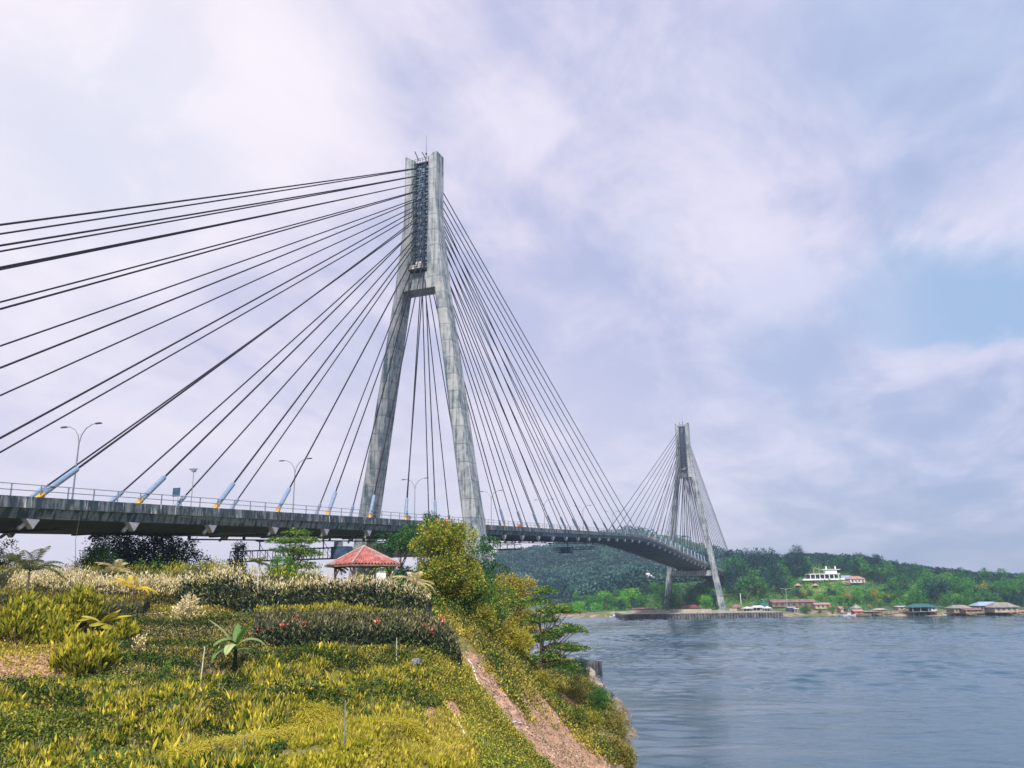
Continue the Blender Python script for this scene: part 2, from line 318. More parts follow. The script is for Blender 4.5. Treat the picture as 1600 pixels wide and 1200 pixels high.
def groundmat():
    m=bpy.data.materials.new('garden_soil_and_turf'); m.use_nodes=True; t=NT(m.node_tree); pos=t.n('TexCoord').outputs['Object']
    A=lambda k:t.n('Attribute',attribute_name=k).outputs['Fac']
    n1=t.noise(pos,.5,6,.65); n2=t.noise(pos,3.5,6,.7); n3=t.noise(t.mapv(pos,(1,1,1),(0,0,.6)),9,4,.7)
    g=t.mix(t.ss(n1,.4,.62),(.20,.18,.045),(.10,.105,.04)); g=t.mix(t.ss(n2,.38,.6),g,(.29,.25,.05)); g=t.mix(t.ss(n3,.55,.7),g,(.05,.06,.03))
    d=t.mix(t.ss(n2,.35,.6),(.22,.17,.11),(.10,.085,.055)); g=t.mix(t.math('MULTIPLY',A('dirt'),t.ss(n3,.25,.5)),g,d)
    s=t.mix(t.ss(n2,.38,.62),(.56,.33,.21),(.36,.20,.12)); s=t.mix(t.ss(n3,.56,.68),s,(.66,.50,.40)); s=t.mix(t.ss(n1,.6,.7),s,(.28,.17,.11))
    e=t.ss(t.math('ADD',A('soil'),t.math('MULTIPLY',t.math('SUBTRACT',n2,.5),.9)),.3,.5); g=t.mix(e,g,s)
    g=t.mix(A('shore'),g,t.mix(t.ss(n2,.4,.6),(.26,.20,.14),(.09,.08,.055)))
    h=t.math('ADD',n2,t.math('MULTIPLY',n3,.5)); bp=t.n('Bump',ins={'Strength':.9,'Distance':.18,'Height':h})
    b=t.n('BsdfPrincipled',ins={'Base Color':g,'Roughness':.95,'Normal':bp.outputs[0]}); t.n('OutputMaterial',ins={0:b.outputs[0]}); return m
tag(gridmesh('ground',GL,GD,GZ,[groundmat()],dict(soil=soil,dirt=dirt,shore=shore)),kind='structure')
# ---- far side of the strait
far=[]
def fp(px,py,D): far.append(pp(px,py,D))
for L,D,z in ((27,478,1.8),(20,500,3),(-40,520,1.8),(-120,520,1.8),(-120,480,-5),(0,450,-5),(50,428,-4),(50,445,4.4),(56,434,4.5),(95,433,4.5),(132,432,4.4),(140,445,3.4),(55,475,4.5),(100,490,4.6),(135,470,4.6),(150,444,2.6),(170,450,2.4),(186,440,2.4),(186,425,1.8),(215,418,2.4),(250,412,2.4),(300,405,2),(380,400,2),
 (60,415,-5),(130,415,-5),(165,430,-4),(190,405,-4),(240,390,-5),(300,380,-5),(380,370,-5),(-120,440,-6),(40,460,2.2),(70,505,5),(95,520,6),(122,510,6),(60,540,7),(30,530,4.5)): far.append((L,D,z))
# slopes and tops (surfaces a tree height below the photographed skyline)
for a in ((1180,925,520),(1230,912,560),(1180,905,600),(1230,900,610),(1200,893,625),(1160,895,640),(1120,905,660),(1260,905,560),(1290,903,545),(1320,905,545),(1350,912,540),(1280,935,500),(1350,935,490),(1420,938,470),(1500,938,465),(1590,936,465),
 (1290,892,610),(1340,882,600),(1375,890,600),(1410,902,590),(1450,912,570),(1500,918,560),(1560,920,560),(1620,920,560),(1460,925,510),(1390,918,530),(1330,880,650),(1240,880,700),(1180,878,700)): fp(*a)
for a in ((800,950,640),(880,945,620),(940,935,620),(1010,912,640),(1040,915,640),(1080,915,680),(960,925,700),(850,930,760),(900,915,860),(980,905,860),(1060,900,840),(1130,893,820),(800,920,850),(790,880,1100),(830,870,1150),(870,867,1180),(900,864,1220),(950,853,1280),(1000,846,1320),(1060,857,1320),(1120,873,1260),(1180,885,1200),(1240,893,1150),(860,893,1000),(940,880,1050),(1040,870,1100)): fp(*a)
for px_,py_,D_ in ((800,885,1400),(900,880,1420),(1000,862,1480),(1060,870,1480),(1130,885,1420),(1000,905,1700)): fp(px_,py_,D_)
for L,D,z in ((-200,1100,25),(-200,700,8),(-200,560,2),(250,1300,20),(400,1300,25),(400,900,12),(300,800,14),(450,600,16),(450,480,12),(500,400,3),(-200,1700,10),(100,1900,20),(500,1900,10),(200,950,20),(500,1200,14)): far.append((L,D,z))
far_h=TPS(far,300.)
def fz_raw(L,D):
    L=np.asarray(L,float);D=np.asarray(D,float); return far_h(np.c_[L.ravel(),D.ravel()]).reshape(L.shape)+np.clip((D-520)/300,0,1)*2.2*fbm(L,D,60,4,21)+.5*fbm(L,D,9,2,22)*np.clip((D-450)/60,0,1)
_fl=np.arange(-220,520,6.); _fd=np.unique(np.r_[np.arange(380,640,5.),430.7,431.3,np.arange(640,1600,16.)]); _fl=np.unique(np.r_[_fl,55.6,56.2,136.8,137.4])
FL,FD=np.meshgrid(_fl,_fd,indexing='ij'); FZ=fz_raw(FL,FD); FZ=np.where((FL>55.9)&(FL<137)&(FD>431)&(FD<470),np.maximum(FZ,4.45),FZ); FZ=np.where((FL>55.9)&(FL<137)&(FD>431)&(FD<498),4.45+.12*fbm(FL,FD,9,2,3),FZ); FZ=np.where((FL>40)&(FL<150)&(FD<431),np.minimum(FZ,-3+np.clip(FL-144,0,9)*.6),FZ); FZ=np.where((FL>40)&(FL<56)&(FD<462),np.minimum(FZ,-1),FZ)
def fz(L,D):
    L=np.asarray(L,float);D=np.asarray(D,float)
    i=np.clip(np.searchsorted(_fl,L)-1,0,len(_fl)-2); j=np.clip(np.searchsorted(_fd,D)-1,0,len(_fd)-2)
    u=np.clip((L-_fl[i])/(_fl[i+1]-_fl[i]),0,1); v=np.clip((D-_fd[j])/(_fd[j+1]-_fd[j]),0,1)
    return FZ[i,j]*(1-u)*(1-v)+FZ[i+1,j]*u*(1-v)+FZ[i,j+1]*(1-u)*v+FZ[i+1,j+1]*u*v
def farmat():
    m=bpy.data.materials.new('far_hill_ground'); m.use_nodes=True; t=NT(m.node_tree); pos=t.n('TexCoord').outputs['Object']
    n1=t.noise(pos,.03,6,.6); n2=t.noise(pos,.2,5,.65); g=t.mix(t.ss(n1,.42,.6),(.05,.10,.04),(.10,.16,.04)); g=t.mix(t.ss(n2,.5,.7),g,(.03,.06,.04)); yard=t.n('Attribute',attribute_name='yard').outputs['Fac']; g=t.mix(t.math('MULTIPLY',yard,t.ss(n2,.38,.55)),g,(.42,.36,.29)); g=t.mix(t.n('Attribute',attribute_name='lawn').outputs['Fac'],g,t.mix(t.ss(n2,.4,.6),(.09,.26,.03),(.34,.33,.06)))
    z=t.n('SeparateXYZ',ins={0:pos}).outputs[2]
    e=t.ss(t.math('ADD',z,t.math('MULTIPLY',t.math('SUBTRACT',n2,.5),3.)),4.6,3.4); g=t.mix(e,g,t.mix(t.ss(n2,.46,.62),(.13,.13,.07),(.36,.27,.20)))
    b=t.n('BsdfPrincipled',ins={'Base Color':g,'Roughness':.95}); t.n('OutputMaterial',ins={0:b.outputs[0]}); return m
def fL(px,D): return (px-800)/F*D*.972
lawn=np.clip(1.3-np.hypot((FL-fL(1278,525))/17,(FD-524)/14)+.3*fbm(FL,FD,9,2,5),0,1)
tag(gridmesh('hills',FL,FD,FZ,[farmat()],dict(lawn=lawn,yard=((FL>54)&(FL<139)&(FD>429)&(FD<486)).astype(float))),kind='structure')
# sea bed / ground sheet and the water
def sheet(name,z,r,m):
    return MB().add([(300-r,200-r,z),(300+r,200-r,z),(300+r,200+r,z),(300-r,200+r,z)],[(0,1,2,3)]).build(name,m)
tag(sheet('sea_bed',-9,1450,SANDM),kind='structure')
def watermat():
    m=bpy.data.materials.new('tidal_water'); m.use_nodes=True; t=NT(m.node_tree); pos=t.n('TexCoord').outputs['Object']
    a=t.mapv(pos,(1,1,1),(0,0,-HEAD)); a1=t.mapv(a,(1.0,.42,1)); n1=t.noise(a1,.50,4,.6,.9); n2=t.noise(t.mapv(a,(1.0,.62,1),(0,0,.3)),1.5,4,.65,.8); n3=t.noise(t.mapv(a,(1,.35,1),(0,0,.25)),.11,3,.5,.5)
    flow=t.noise(t.mapv(a,(1,.38,1),(0,0,.22)),.024,7,.66,1.6)
    pr=t.vm('DOT_PRODUCT',t.vm('SUBTRACT',pos,tuple(W(48,330,1.8))).outputs[0],tuple(R0*.0035-fwd*.0009)).outputs['Value']
    slick=t.ss(t.math('ADD',flow,t.math('MULTIPLY',t.math('MINIMUM',t.math('MAXIMUM',pr,-.4),.4),.5)),.34,.62)
    n5=t.noise(t.mapv(a,(1,.30,1),(0,0,-.12)),.26,4,.62,1.1)
    h=t.math('ADD',t.math('ADD',t.math('MULTIPLY',n1,1.9),t.math('MULTIPLY',n5,2.2)),t.math('ADD',t.math('MULTIPLY',n2,.8),t.math('MULTIPLY',n3,1.6)))
    bp=t.n('Bump',ins={'Strength':.35,'Distance':.12,'Height':n2})
    c=t.mix(slick,(.12,.16,.20),(.025,.075,.115))  # calm water paler: sky reflection put into the body colour
    b=t.n('BsdfPrincipled',ins={'Base Color':c,'Roughness':.04,'IOR':1.45,'Normal':bp.outputs[0]}); t.n('OutputMaterial',ins={0:b.outputs[0]}); return m
# the water is one sheet: real wavelets where it can be seen close to, coarser further out
_wl=np.r_[-1250,-900,-500,-250,-120,-60,-30,np.arange(-12,384,.62),400,450,550,700,900,1150]; _wd=np.r_[-850,-500,-200,-80,0,30,50,np.arange(62,470,.55),480,500,560,700,900,1150,1500]
WL,WD=np.meshgrid(_wl,_wd,indexing='ij'); WZ=np.zeros_like(WL); r_=np.random.default_rng(12)
flow=fbm(WL*.45+18*fbm(WL,WD,60,2,33),WD*1.0+.25*WL,30,5,31); rough_=.32+.68/(1+np.exp(-(flow*2.2+(WL*.006-.75))*2)); gust=1+.45*fbm(WL,WD*1.6,13,3,35)
for i_ in range(34):
    lam=2.0*(5.2/2.0)**r_.random() if i_<28 else r_.uniform(7,14); th_=r_.normal()*.55; kx,kd=math.sin(th_),math.cos(th_); k_=2*PI/lam
    ph=r_.random()*6.28+.9*fbm(WL,WD,lam*4,2,100+i_); WZ+=(.040 if i_<28 else .022)/k_*np.sin(k_*(kx*WL+kd*WD)+ph)
WZ*=rough_*np.clip(gust,.3,1.8)*((WL>-11)&(WL<382)&(WD>64)&(WD<468))
tag(gridmesh('water',WL,WD,WZ+1.8,[watermat()]),kind='structure')
# ------------------------------------------------------------------ the bridge
ZM=37.746; KK=.00065; LL=34.16
def dz(s): u=abs(s-175); return ZM-(KK*u*u if u<LL else KK*(LL*LL+2*LL*(u-LL)))
ZB=4.2
bridge=thing('cable_stayed_bridge','long grey concrete cable-stayed bridge with two A-shaped pylons crossing the strait','bridge',(175,0,ZB))
IB=Matrix.Translation((-175,0,-ZB))
def bpart(mb,name,mats,parent=None,smooth=False):
    o=mb.build(name,mats,parent or bridge,smooth)
    o.data.transform(IB) ; return o
ss_=[-240+ i*6 for i in range(0,152)]      # stations along the deck
def sweep(prof,mats,name,parent=None,closed=True,s0=-240,s1=640,mi=None,step=6):
    mb=MB(); st=np.arange(s0,s1+.1,step); n=len(prof); vs=[(s,y,dz(s)+z) for s in st for y,z in prof]; fs=[]
    for k in range(len(st)-1):
        for i in range(n if closed else n-1): j=(i+1)%n; fs.append((k*n+i,(k+1)*n+i,(k+1)*n+j,k*n+j)); mb.m.append(mi[i] if mi else 0)
    if closed: fs.append(tuple(range(n))); fs.append(tuple((len(st)-1)*n+i for i in range(n))[::-1]); mb.m+=[0,0]
    mb.v=vs; mb.f=fs; return bpart(mb,name,mats,parent)
half=[(10.0,-.02),(10.35,-.04),(10.4,-1.12),(10.12,-1.16),(9.8,-2.1),(8.6,-2.16),(6.4,-2.75)]
prof=[(9.7,-.02)]+half+[(-y,z) for y,z in half[::-1]]+[(-9.7,-.02),(-9.7,-.42),(9.7,-.42)]
mi=[0,0,0,1,1,2,2,2,2,2,1,1,0,0,0,0,3,0][:len(prof)]
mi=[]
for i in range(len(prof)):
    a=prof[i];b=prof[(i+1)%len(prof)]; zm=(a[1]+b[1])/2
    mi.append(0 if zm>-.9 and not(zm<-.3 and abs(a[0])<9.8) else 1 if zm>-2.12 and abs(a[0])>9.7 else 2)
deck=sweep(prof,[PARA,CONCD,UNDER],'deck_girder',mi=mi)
deck['label']='dark streaked concrete deck girder with a paler weathered edge'
sweep([(9.69,-.405),(-9.69,-.405)],[ASPH],'road_surface',deck,closed=False)
for y in (-9.0,-.25,.25,9.0): sweep([(y+.08,-.40),(y-.08,-.40)],[WHITE],'road_marking',deck,closed=False)
for y in (-10.2,10.2):
    mb=MB(); st=np.arange(-240,640,3.09)
    for s in st: mb.box((s,y,dz(s)+.55),(.10,.10,1.14))
    for zz_ in (1.12,.55): mb.tube([(s,y,dz(s)+zz_) for s in st],.045,5)
    bpart(mb,'railing',STEEL)
for y in (-6.2,6.2):
    mb=MB(); mb.tube([(s,y,dz(s)-3.2) for s in np.arange(-60,411,6)],.12,5)
    for s in np.arange(-60,411,12): mb.box((s,y,dz(s)-2.95),(.4,.3,.5))
    bpart(mb,'gantry_track',DSTEEL)
mb=MB()
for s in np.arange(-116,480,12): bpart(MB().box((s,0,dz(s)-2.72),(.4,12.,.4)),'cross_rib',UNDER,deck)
# pylons
def outer(z): return float(np.interp(z,(-6,4,83.4,87.5,91.5,97,101,104,130),(20.0,18.4,6.35,5.85,5.35,4.72,4.42,4.25,4.15)))
def wid(z): return float(np.interp(z,(-6,4,30,83.4,84.0),(3.9,3.7,3.2,2.4,2.3)))
def lon(z): return float(np.interp(z,(-6,4,83.4,104,130),(5.2,5.0,4.5,4.2,4.2)))
def legsec(x,sgn,z,inn=None,ch=.42,dzz=0):
    o=outer(z); i=o-wid(z) if inn is None else inn; l=lon(z)/2; c=ch
    pts=[(-l+c,i),(-l,i+c),(-l,o-c),(-l+c,o),(l-c,o),(l,o-c),(l,i+c),(l-c,i)]
    return [(x+a,sgn*b,z+dzz*(1 if b>(o+i)/2 else -.6)) for a,b in pts]
def pylon(x):
    zs=[83.4,87.5]
    mb=MB()
    # solid head below the anchor recess
    def hs(z): o=outer(z)-.12; l=lon(z)/2-.03; return [(x-l,-o+.3,z),(x+l,-o+.3,z),(x+l,o-.3,z),(x-l,o-.3,z)]
    mb.loft([hs(83.6),hs(85.5),hs(87.6)]); py=bpart(mb,'pylon',CONC)
    for sg in (1,-1):
        mb=MB(); mb.loft([legsec(x,sg,z) for z in (2.,12,22,32,42,52,62,72,83.4)]+[legsec(x,sg,z,max(1.95,(outer(z)-wid(z)) if z<84 else 1.95),ch=.32) for z in (87.5,91.5,95,98,101,104,110,116)]+[legsec(x,sg,117.3,1.95,ch=.32,dzz=.7)])
        if sg<0: mb.f=[f[::-1] for f in mb.f]
        bpart(mb,'pylon_leg',CONC,py)
        mb=MB(); y=sg*(outer(3)-wid(3)/2)
        mb.box((x,y,3.1),(8,7,2.6),taper=.94); mb.box((x,y,4.6),(6.4,5.4,.9)); bpart(mb,'footing',CONC,py)
    mb=MB(); z1=27.2; yo=outer(25.6)-wid(25.6)-.1
    mb.box((x,0,25.7),(3.6,2*yo,3.0)); 
    for yy in (-6.5,6.5): mb.box((x,yy,27.75),(2.2,2.2,1.1),mi=0)
    bpart(mb,'crossbeam',CONC,py)
    mb=MB(); mb.box((x,0,101.6),(1.7,3.88,27.9)); bpart(mb,'anchor_wall',AWALL,py)
    mb=MB()
    for fx in (-1,1):
        X=x+fx*.86
        for i in range(14):
            z=114.6-1.95*i
            for yy in (-1.2,1.2):
                mb.box((X+fx*.28,yy,z),(.55,.72,.62)); mb.box((X+fx*.75,yy,z+.42),(.9,.5,.10))
            mb.box((X+fx*.12,0,z-.85),(.22,3.85,.16)); mb.box((X+fx*.55,-.1 if i%2 else .25,z-.1),(.3,.5,.8))
        for yy in (-1.85,-.55,.1,.62,1.85): mb.box((X+fx*.5,yy,101.6),(.10,.10,27.6))
        for i in range(46): mb.box((X+fx*.5,.36,88.5+i*.58),(.05,.5,.05))
    g=bpart(mb,'anchor_grille',GRILL,py)
    for fx in (-1,1):
        mb=MB(); mb.box((x+fx*2.3,0,88.0),(2.6,3.9,.2))
        for yy in np.linspace(-1.9,1.9,6): mb.box((x+fx*3.5,yy,88.6),(.06,.06,1.1))
        mb.box((x+fx*3.5,0,89.15),(.06,3.9,.06)); mb.box((x+fx*3.5,0,88.7),(.06,3.9,.05))
        bpart(mb,'work_platform',DSTEEL,py)
    mb=MB(); mb.box((x-3.0,-.6,89.0),(.9,1.4,1.5)); mb.box((x-3.0,.9,88.7),(.7,.9,1.0)); bpart(mb,'equipment_cabin',WHITE,py)
    mb=MB(); mb.box((x,0,115.8),(3.4,3.8,.3))
    for yy in np.linspace(-1.8,1.8,6): mb.box((x-1.6,yy,116.5),(.07,.07,1.2)); mb.box((x+1.6,yy,116.5),(.07,.07,1.2))
    mb.box((x-1.6,0,117.1),(.06,3.7,.06)); mb.box((x-1.6,0,116.6),(.06,3.7,.06)); mb.tube([(x-1.6,.7,116.6),(x-2.6,1.3,118.6)],.12); mb.tube([(x-1.6,-1.2,116.6),(x-2.4,-.5,118.2)],.10)
    bpart(mb,'top_railing',DSTEEL,py)
    mb=MB(); mb.tube([(x,-.4,115.9),(x,-.4,121.4)],[.09,.05]); mb.tube([(x,-.4,121.4),(x,-.4,124)],.03); mb.box((x,-.4,119),(.3,.3,.5)); bpart(mb,'antenna',DSTEEL,py)
    return py
pylon(0); pylon(350)
# stay cables
side=[-(12.13+12.3*i) for i in range(11)]+[-144.8,-149.6,-154.2]
main=[12.1+11.9*i for i in range(14)]
cab=[]
for sg in (-1,1):
    for i in range(14):
        zt=114.6-1.95*(13-i)
        for base,dr,arr in ((0,1,side),(0,1,main),(350,-1,main),(350,-1,side)): cab.append((base,base+dr*arr[i],sg,zt,i,1 if arr is side else 0))
def cdist(c): return math.hypot(c[1]-CAM[0],c[2]*10-CAM[1])+(1e4 if False else 0)
cab.sort(key=lambda c:cdist(c))
def cable_geo(c):
    base,s,sg,zt,i,sd_=c; fx=-1 if s<base else 1
    a=Vector((s,sg*10.05,dz(s)-.25)); b=Vector((base+fx*1.5,sg*1.2,zt)); d=(b-a); L=d.length; d.normalize()
    sag=.0075*L*(d.xy.length); pts=[a.lerp(b,t)-Vector((0,0,4*sag*t*(1-t)*.35)) for t in np.linspace(0,1,13 if L>60 else 7)]
    return a,b,d,L,pts,fx
for k,c in enumerate(cab[:100]):
    a,b,d,L,pts,fx=cable_geo(c)
    o=bpart(MB().tube(pts,(.12 if c[1]<175 else .14),6),'stay_cable',CABLE,smooth=True)
    dd=(pts[1]-pts[0]).normalized(); sl_=float(np.interp(L,(55,130),(3.4,5.2)))
    mb=MB(); mb.tube([a+dd*.95,a+dd*(sl_+.75)],.30,12); mb.tube([a+dd*(sl_+.75),a+dd*(sl_+1.)],[.30,.15],12); bpart(mb,'anchor_sleeve',SLEEVE,o)
    mb=MB(); mb.tube([a-dd*.1,a+dd*.95],.27,12); mb.tube([a+dd*.90,a+dd*1.0],.345,12); bpart(mb,'collar',YEL,o)
    mb=MB(); s,y=c[1],c[2]*9.45; z0=dz(s)-2.15; w_=.12
    mb.add([(s-.75,y-w_-.55,z0),(s+.75,y-w_-.55,z0),(s-fx*.12,y-w_-.55,z0-.95),(s-.75,y+w_-.55+.5,z0),(s+.75,y+w_-.55+.5,z0),(s-fx*.12,y+w_-.55+.5,z0-.95)],[(0,2,1),(3,4,5),(0,1,4,3),(1,2,5,4),(2,0,3,5)])
    q=Vector((s,y,z0-.2)); mb.tube([q-dd*.1,q-dd*1.2],.2,8); bpart(mb,'anchor_bracket',BRK,o)
mb=MB()
for c in cab[100:]:
    a,b,d,L,pts,fx=cable_geo(c); mb.tube(pts,.125,6)
bpart(mb,'stay_cable',CABLE)['kind']='stuff'
# piers of the approaches
for s in (-146,-190,496,545,590):
    mb=MB(); zt=dz(s)-3.4
    for y in (-5.5,5.5): mb.box((s,y,(zt-2)/2),(2.4,2.4,zt+2))
    mb.box((s,0,zt-.9),(2.6,15,1.6)); bpart(mb,'pier',CONC)
# ---- things on and under the deck
def lamp(x):
    r=thing('street_lamp','',"street lamp",(x,0,dz(x)-.4),0,'double-armed street lamps along the bridge')
    mb=MB(); mb.tube([(0,0,0),(0,0,8.0)],[.12,.075],8); mb.box((0,0,.25),(.4,.4,.5)); mb.build('pole',STEEL,r)
    for sg in (1,-1):
        pts=[(0,0,7.9),(0,sg*.25,8.9),(0,sg*.9,9.7),(0,sg*1.8,10.1),(0,sg*2.3,10.15)]
        a=MB().tube(pts,[.07,.06,.055,.05,.05],6).build('arm',STEEL,r)
        MB().box((0,sg*2.75,10.15),(.32,1.0,.16),taper=.7).build('lamp_head',DSTEEL,r)
    return r
l0=lamp(-85.7)
names=['double-armed street lamp standing farthest left, behind the nearest blue cable sleeves','double-armed street lamp midway between the left edge lamp and the near pylon','double-armed street lamp seen between the two legs of the near pylon','double-armed street lamp just right of the near pylon','second double-armed street lamp right of the near pylon','third double-armed street lamp right of the near pylon']
l0['label']=names[0]
for i in range(1,11):
    o=dup(l0); x=-85.7+41.7*i; o.location=(x,0,dz(x)-.4); o['label']=names[i] if i<6 else '%s double-armed street lamp right of the near pylon along the deck'%('fourth','fifth','sixth','seventh','eighth')[i-6]
r=thing('camera_mast','thin mast with a camera head on the deck edge beside the small road sign','mast',(-57,9.2,dz(-57)))
MB().tube([(0,0,0),(0,0,7.2)],.07).build('pole',STEEL,r); MB().box((0,0,7.4),(.5,.5,.35)).box((.1,.5,7.65),(.3,.7,.25)).box((0,-.4,7.6),(.25,.4,.2)).build('camera_head',STEEL,r)
r=thing('road_sign','small dark rectangular sign on two thin posts at the deck edge','sign',(-60,9.4,dz(-60)))
mb=MB(); mb.tube([(0,-.4,0),(0,-.4,3.6)],.05); mb.tube([(0,.4,0),(0,.4,3.6)],.05); mb.build('post',STEEL,r); MB().box((0,0,3.9),(.06,1.4,1.3)).build('sign_panel',BSTEEL,r)
r=thing('road_sign','round sign on a short post seen between the near pylon legs','sign',(8,4,dz(8)-.4)); r.location=(12,9.,dz(12))
MB().tube([(0,0,0),(0,0,2.0)],.05).build('post',STEEL,r); MB().tube([(-.04,0,2.4),(.04,0,2.4)],.5,16).build('sign_panel',STEEL,r)
for s,lb in ((-4.,'orange barrier on the deck at the foot of the far left pylon leg'),(36.,'orange barrier on the deck right of the near pylon')):
    b=thing('barrier',lb,'barrier',(s,-9.0,dz(s)-.3)); mb=MB(); mb.box((0,0,.65),(2.6,.5,.75),taper=.85); mb.box((0,0,.12),(2.7,.8,.24)); mb.build('body',ORANGE,b)
    MB().box((0,-.262,.75),(2.2,.03,.2)).build('stripe',WHITE,b)
def truss(x,z,y0,y1,h,w_,lab,cage=True,hang=True):
    r=thing('inspection_gantry',lab,'gantry',(x,(y0+y1)/2,z)); L=y1-y0; mb=MB()
    for xx in (-w_/2,w_/2):
        for zz_ in (0,h): mb.tube([(xx,-L/2,zz_),(xx,L/2,zz_)],.09,4)
        n=max(2,int(L/1.5))
        for i in range(n+1):
            y=-L/2+L*i/n; mb.tube([(xx,y,0),(xx,y,h)],.06,4)
            if i<n and i%2==0: mb.tube([(xx,y,0),(xx,y+L/n,h)],.04,4)
    mb.build('truss',DSTEEL,r); MB().box((0,0,.06),(w_,L,.10)).build('walkway',DSTEEL,r)
    zt=dz(x)-3.3-z
    for y in (-6.2-(y0+y1)/2,6.2-(y0+y1)/2):
        if abs(y)<L/2+6: 
            mb=MB(); mb.tube([(0,y,h),(0,y,zt)],.10,5); mb.box((0,y,zt),(1.6,.5,.35)); mb.tube([(0,y-.8,h),(0,y+.4,zt)],.05,4); mb.build('hanger',DSTEEL,r)
    if cage:
        mb=MB(); mb.box((0,-L/2+1.6,h*.55),(w_+.1,3.0,h*1.05)); mb.build('cage',BSTEEL,r)
    return r
truss(-44,dz(-44)-6.6,-11.2,11.6,1.7,1.3,'long truss walkway hung crosswise under the deck left of the red-roofed pavilion')
MB().box((0,0,0),(1.0,1.0,1.2)).build('winch_box',STEEL,None).location=(-44,-9.,dz(-44)-4.6)
o=bpy.data.objects['winch_box']; tag(o,'small pale box hung under the deck above the near end of the truss walkway','box')
truss(38,dz(38)-5.4,-7.8,-2,1.3,4.5,'dark basket gantry under the deck just right of the near pylon',cage=False)
truss(84,dz(84)-6.6,-7.5,-3,1.4,3.0,'small boxy dark gantry under the mid-span against the pale sky')
truss(104,dz(104)-5.6,-9,5,.8,1.2,'thin cross-shaped gantry under the mid-span in front of the hill',cage=False)
# ------------------------------------------------------------------ foliage materials (real leaf colours except the hill's, tone picked per leaf)
LM=dict(
 hill=leafmat('haze_blue_hill_leaf',(.006,.035,.045),(.022,.08,.085),(.08,.17,.14),.1),  # blue of the distant haze put into the leaf colour
 yg=leafmat('yellow_green_leaf',(.10,.12,.02),(.33,.31,.04),(.62,.52,.07)),
 olive=leafmat('olive_leaf',(.09,.09,.02),(.26,.24,.05),(.50,.42,.12)),
 green=leafmat('green_leaf',(.012,.06,.022),(.04,.17,.035),(.20,.32,.06)),
 deep=leafmat('deep_green_leaf',(.006,.03,.025),(.015,.065,.04),(.06,.16,.06),.15),
 blue=leafmat('blue_green_leaf',(.004,.032,.026),(.012,.062,.042),(.04,.13,.06),.12),
 ginger=leafmat('ginger_leaf',(.03,.07,.012),(.30,.30,.028),(.88,.72,.08),.28),
 grass=leafmat('dry_grass_blade',(.06,.07,.02),(.34,.29,.05),(.70,.58,.11),.28),
 creeper=leafmat('creeper_leaf',(.010,.045,.016),(.12,.17,.025),(.52,.50,.07),.22),
 dark=leafmat('dark_hedge_leaf',(.005,.014,.014),(.024,.048,.024),(.30,.33,.12),.12),
 cream=leafmat('cream_flower_leaf',(.30,.24,.09),(.70,.60,.34),(.85,.78,.60),.25),
 brown=leafmat('faded_brown_leaf',(.03,.04,.02),(.16,.16,.08),(.46,.42,.24),.2),
 pink=leafmat('pink_petal',(.55,.08,.10),(.80,.20,.18),(.85,.45,.36),.2),
 banana=leafmat('banana_leaf',(.04,.13,.04),(.16,.32,.09),(.52,.58,.30),.3),
 palm=leafmat('palm_leaf',(.05,.07,.03),(.14,.16,.06),(.42,.38,.20),.25),
 gold=leafmat('golden_frond',(.45,.34,.03),(.75,.56,.05),(.85,.74,.12),.3),
 far1=leafmat('far_green_leaf',(.006,.05,.030),(.025,.15,.045),(.13,.34,.06),.15),
 far2=leafmat('far_dark_leaf',(.003,.025,.035),(.010,.05,.055),(.03,.11,.08),.1),
 far3=leafmat('far_bright_leaf',(.03,.20,.02),(.11,.40,.03),(.34,.58,.06),.2),
 far4=leafmat('far_yellow_leaf',(.14,.12,.02),(.34,.28,.05),(.55,.42,.12),.2))
CORE=mat('inner_twigs',(.03,.035,.02),.95,var=.5,vs=2)
def place(g): return W(g[0],g[1],g[2])
def tree(name,label,catg,g,h,w,m,n,L,Wd,nl=16,seed=0,z0=.3,tone=(.5,.3),group=None,up=.25,flat=1.,lobes=None,trunk_r=.16,limbs=5,r=.26,lean=(0,0),fl=0.,m2=None,core=True):
    base=place(g); o=thing(name,label,catg,base,0,group); R=random.Random(seed+5)
    lb=lobes or blobs(w,h,nl,z0,r,seed,flat)
    lb=[(l[0]+lean[0]*l[2]/h,l[1]+lean[1]*l[2]/h)+tuple(l[2:]) for l in lb]
    ls=crown(lb,n,L,Wd,up,.78,tone,None,fl,fl*1.1)
    if m2: k=rng.random(len(ls['v']))<.38; ls['m']=np.where(k,1,0)
    link('crown',leafmesh('crown',ls,[LM[m]]+([LM[m2]] if m2 else [])),o)
    mb=MB(); top=(lean[0]*.7,lean[1]*.7,h*.78)
    mb.tube([(0,0,-.6),(R.uniform(-.1,.1),R.uniform(-.1,.1),h*.25),(lean[0]*.4+R.uniform(-.2,.2),lean[1]*.4,h*.5),top],[trunk_r*1.3,trunk_r,trunk_r*.75,trunk_r*.3],7)
    for l in sorted(lb,key=lambda q:-q[3])[:limbs+len(lb)//2]:
        zb=max(h*.12,min(l[2]*.65,h*.6)); t=zb/h
        p0=Vector((lean[0]*t,lean[1]*t,zb)); p2=Vector(l[:3]); p1=p0.lerp(p2,.5)+Vector((0,0,-.05*h))
        mb.tube([p0,p1,p2],[trunk_r*.5,trunk_r*.32,trunk_r*.12],5)
    mb.build('trunk',TRUNK,o,smooth=True); return o
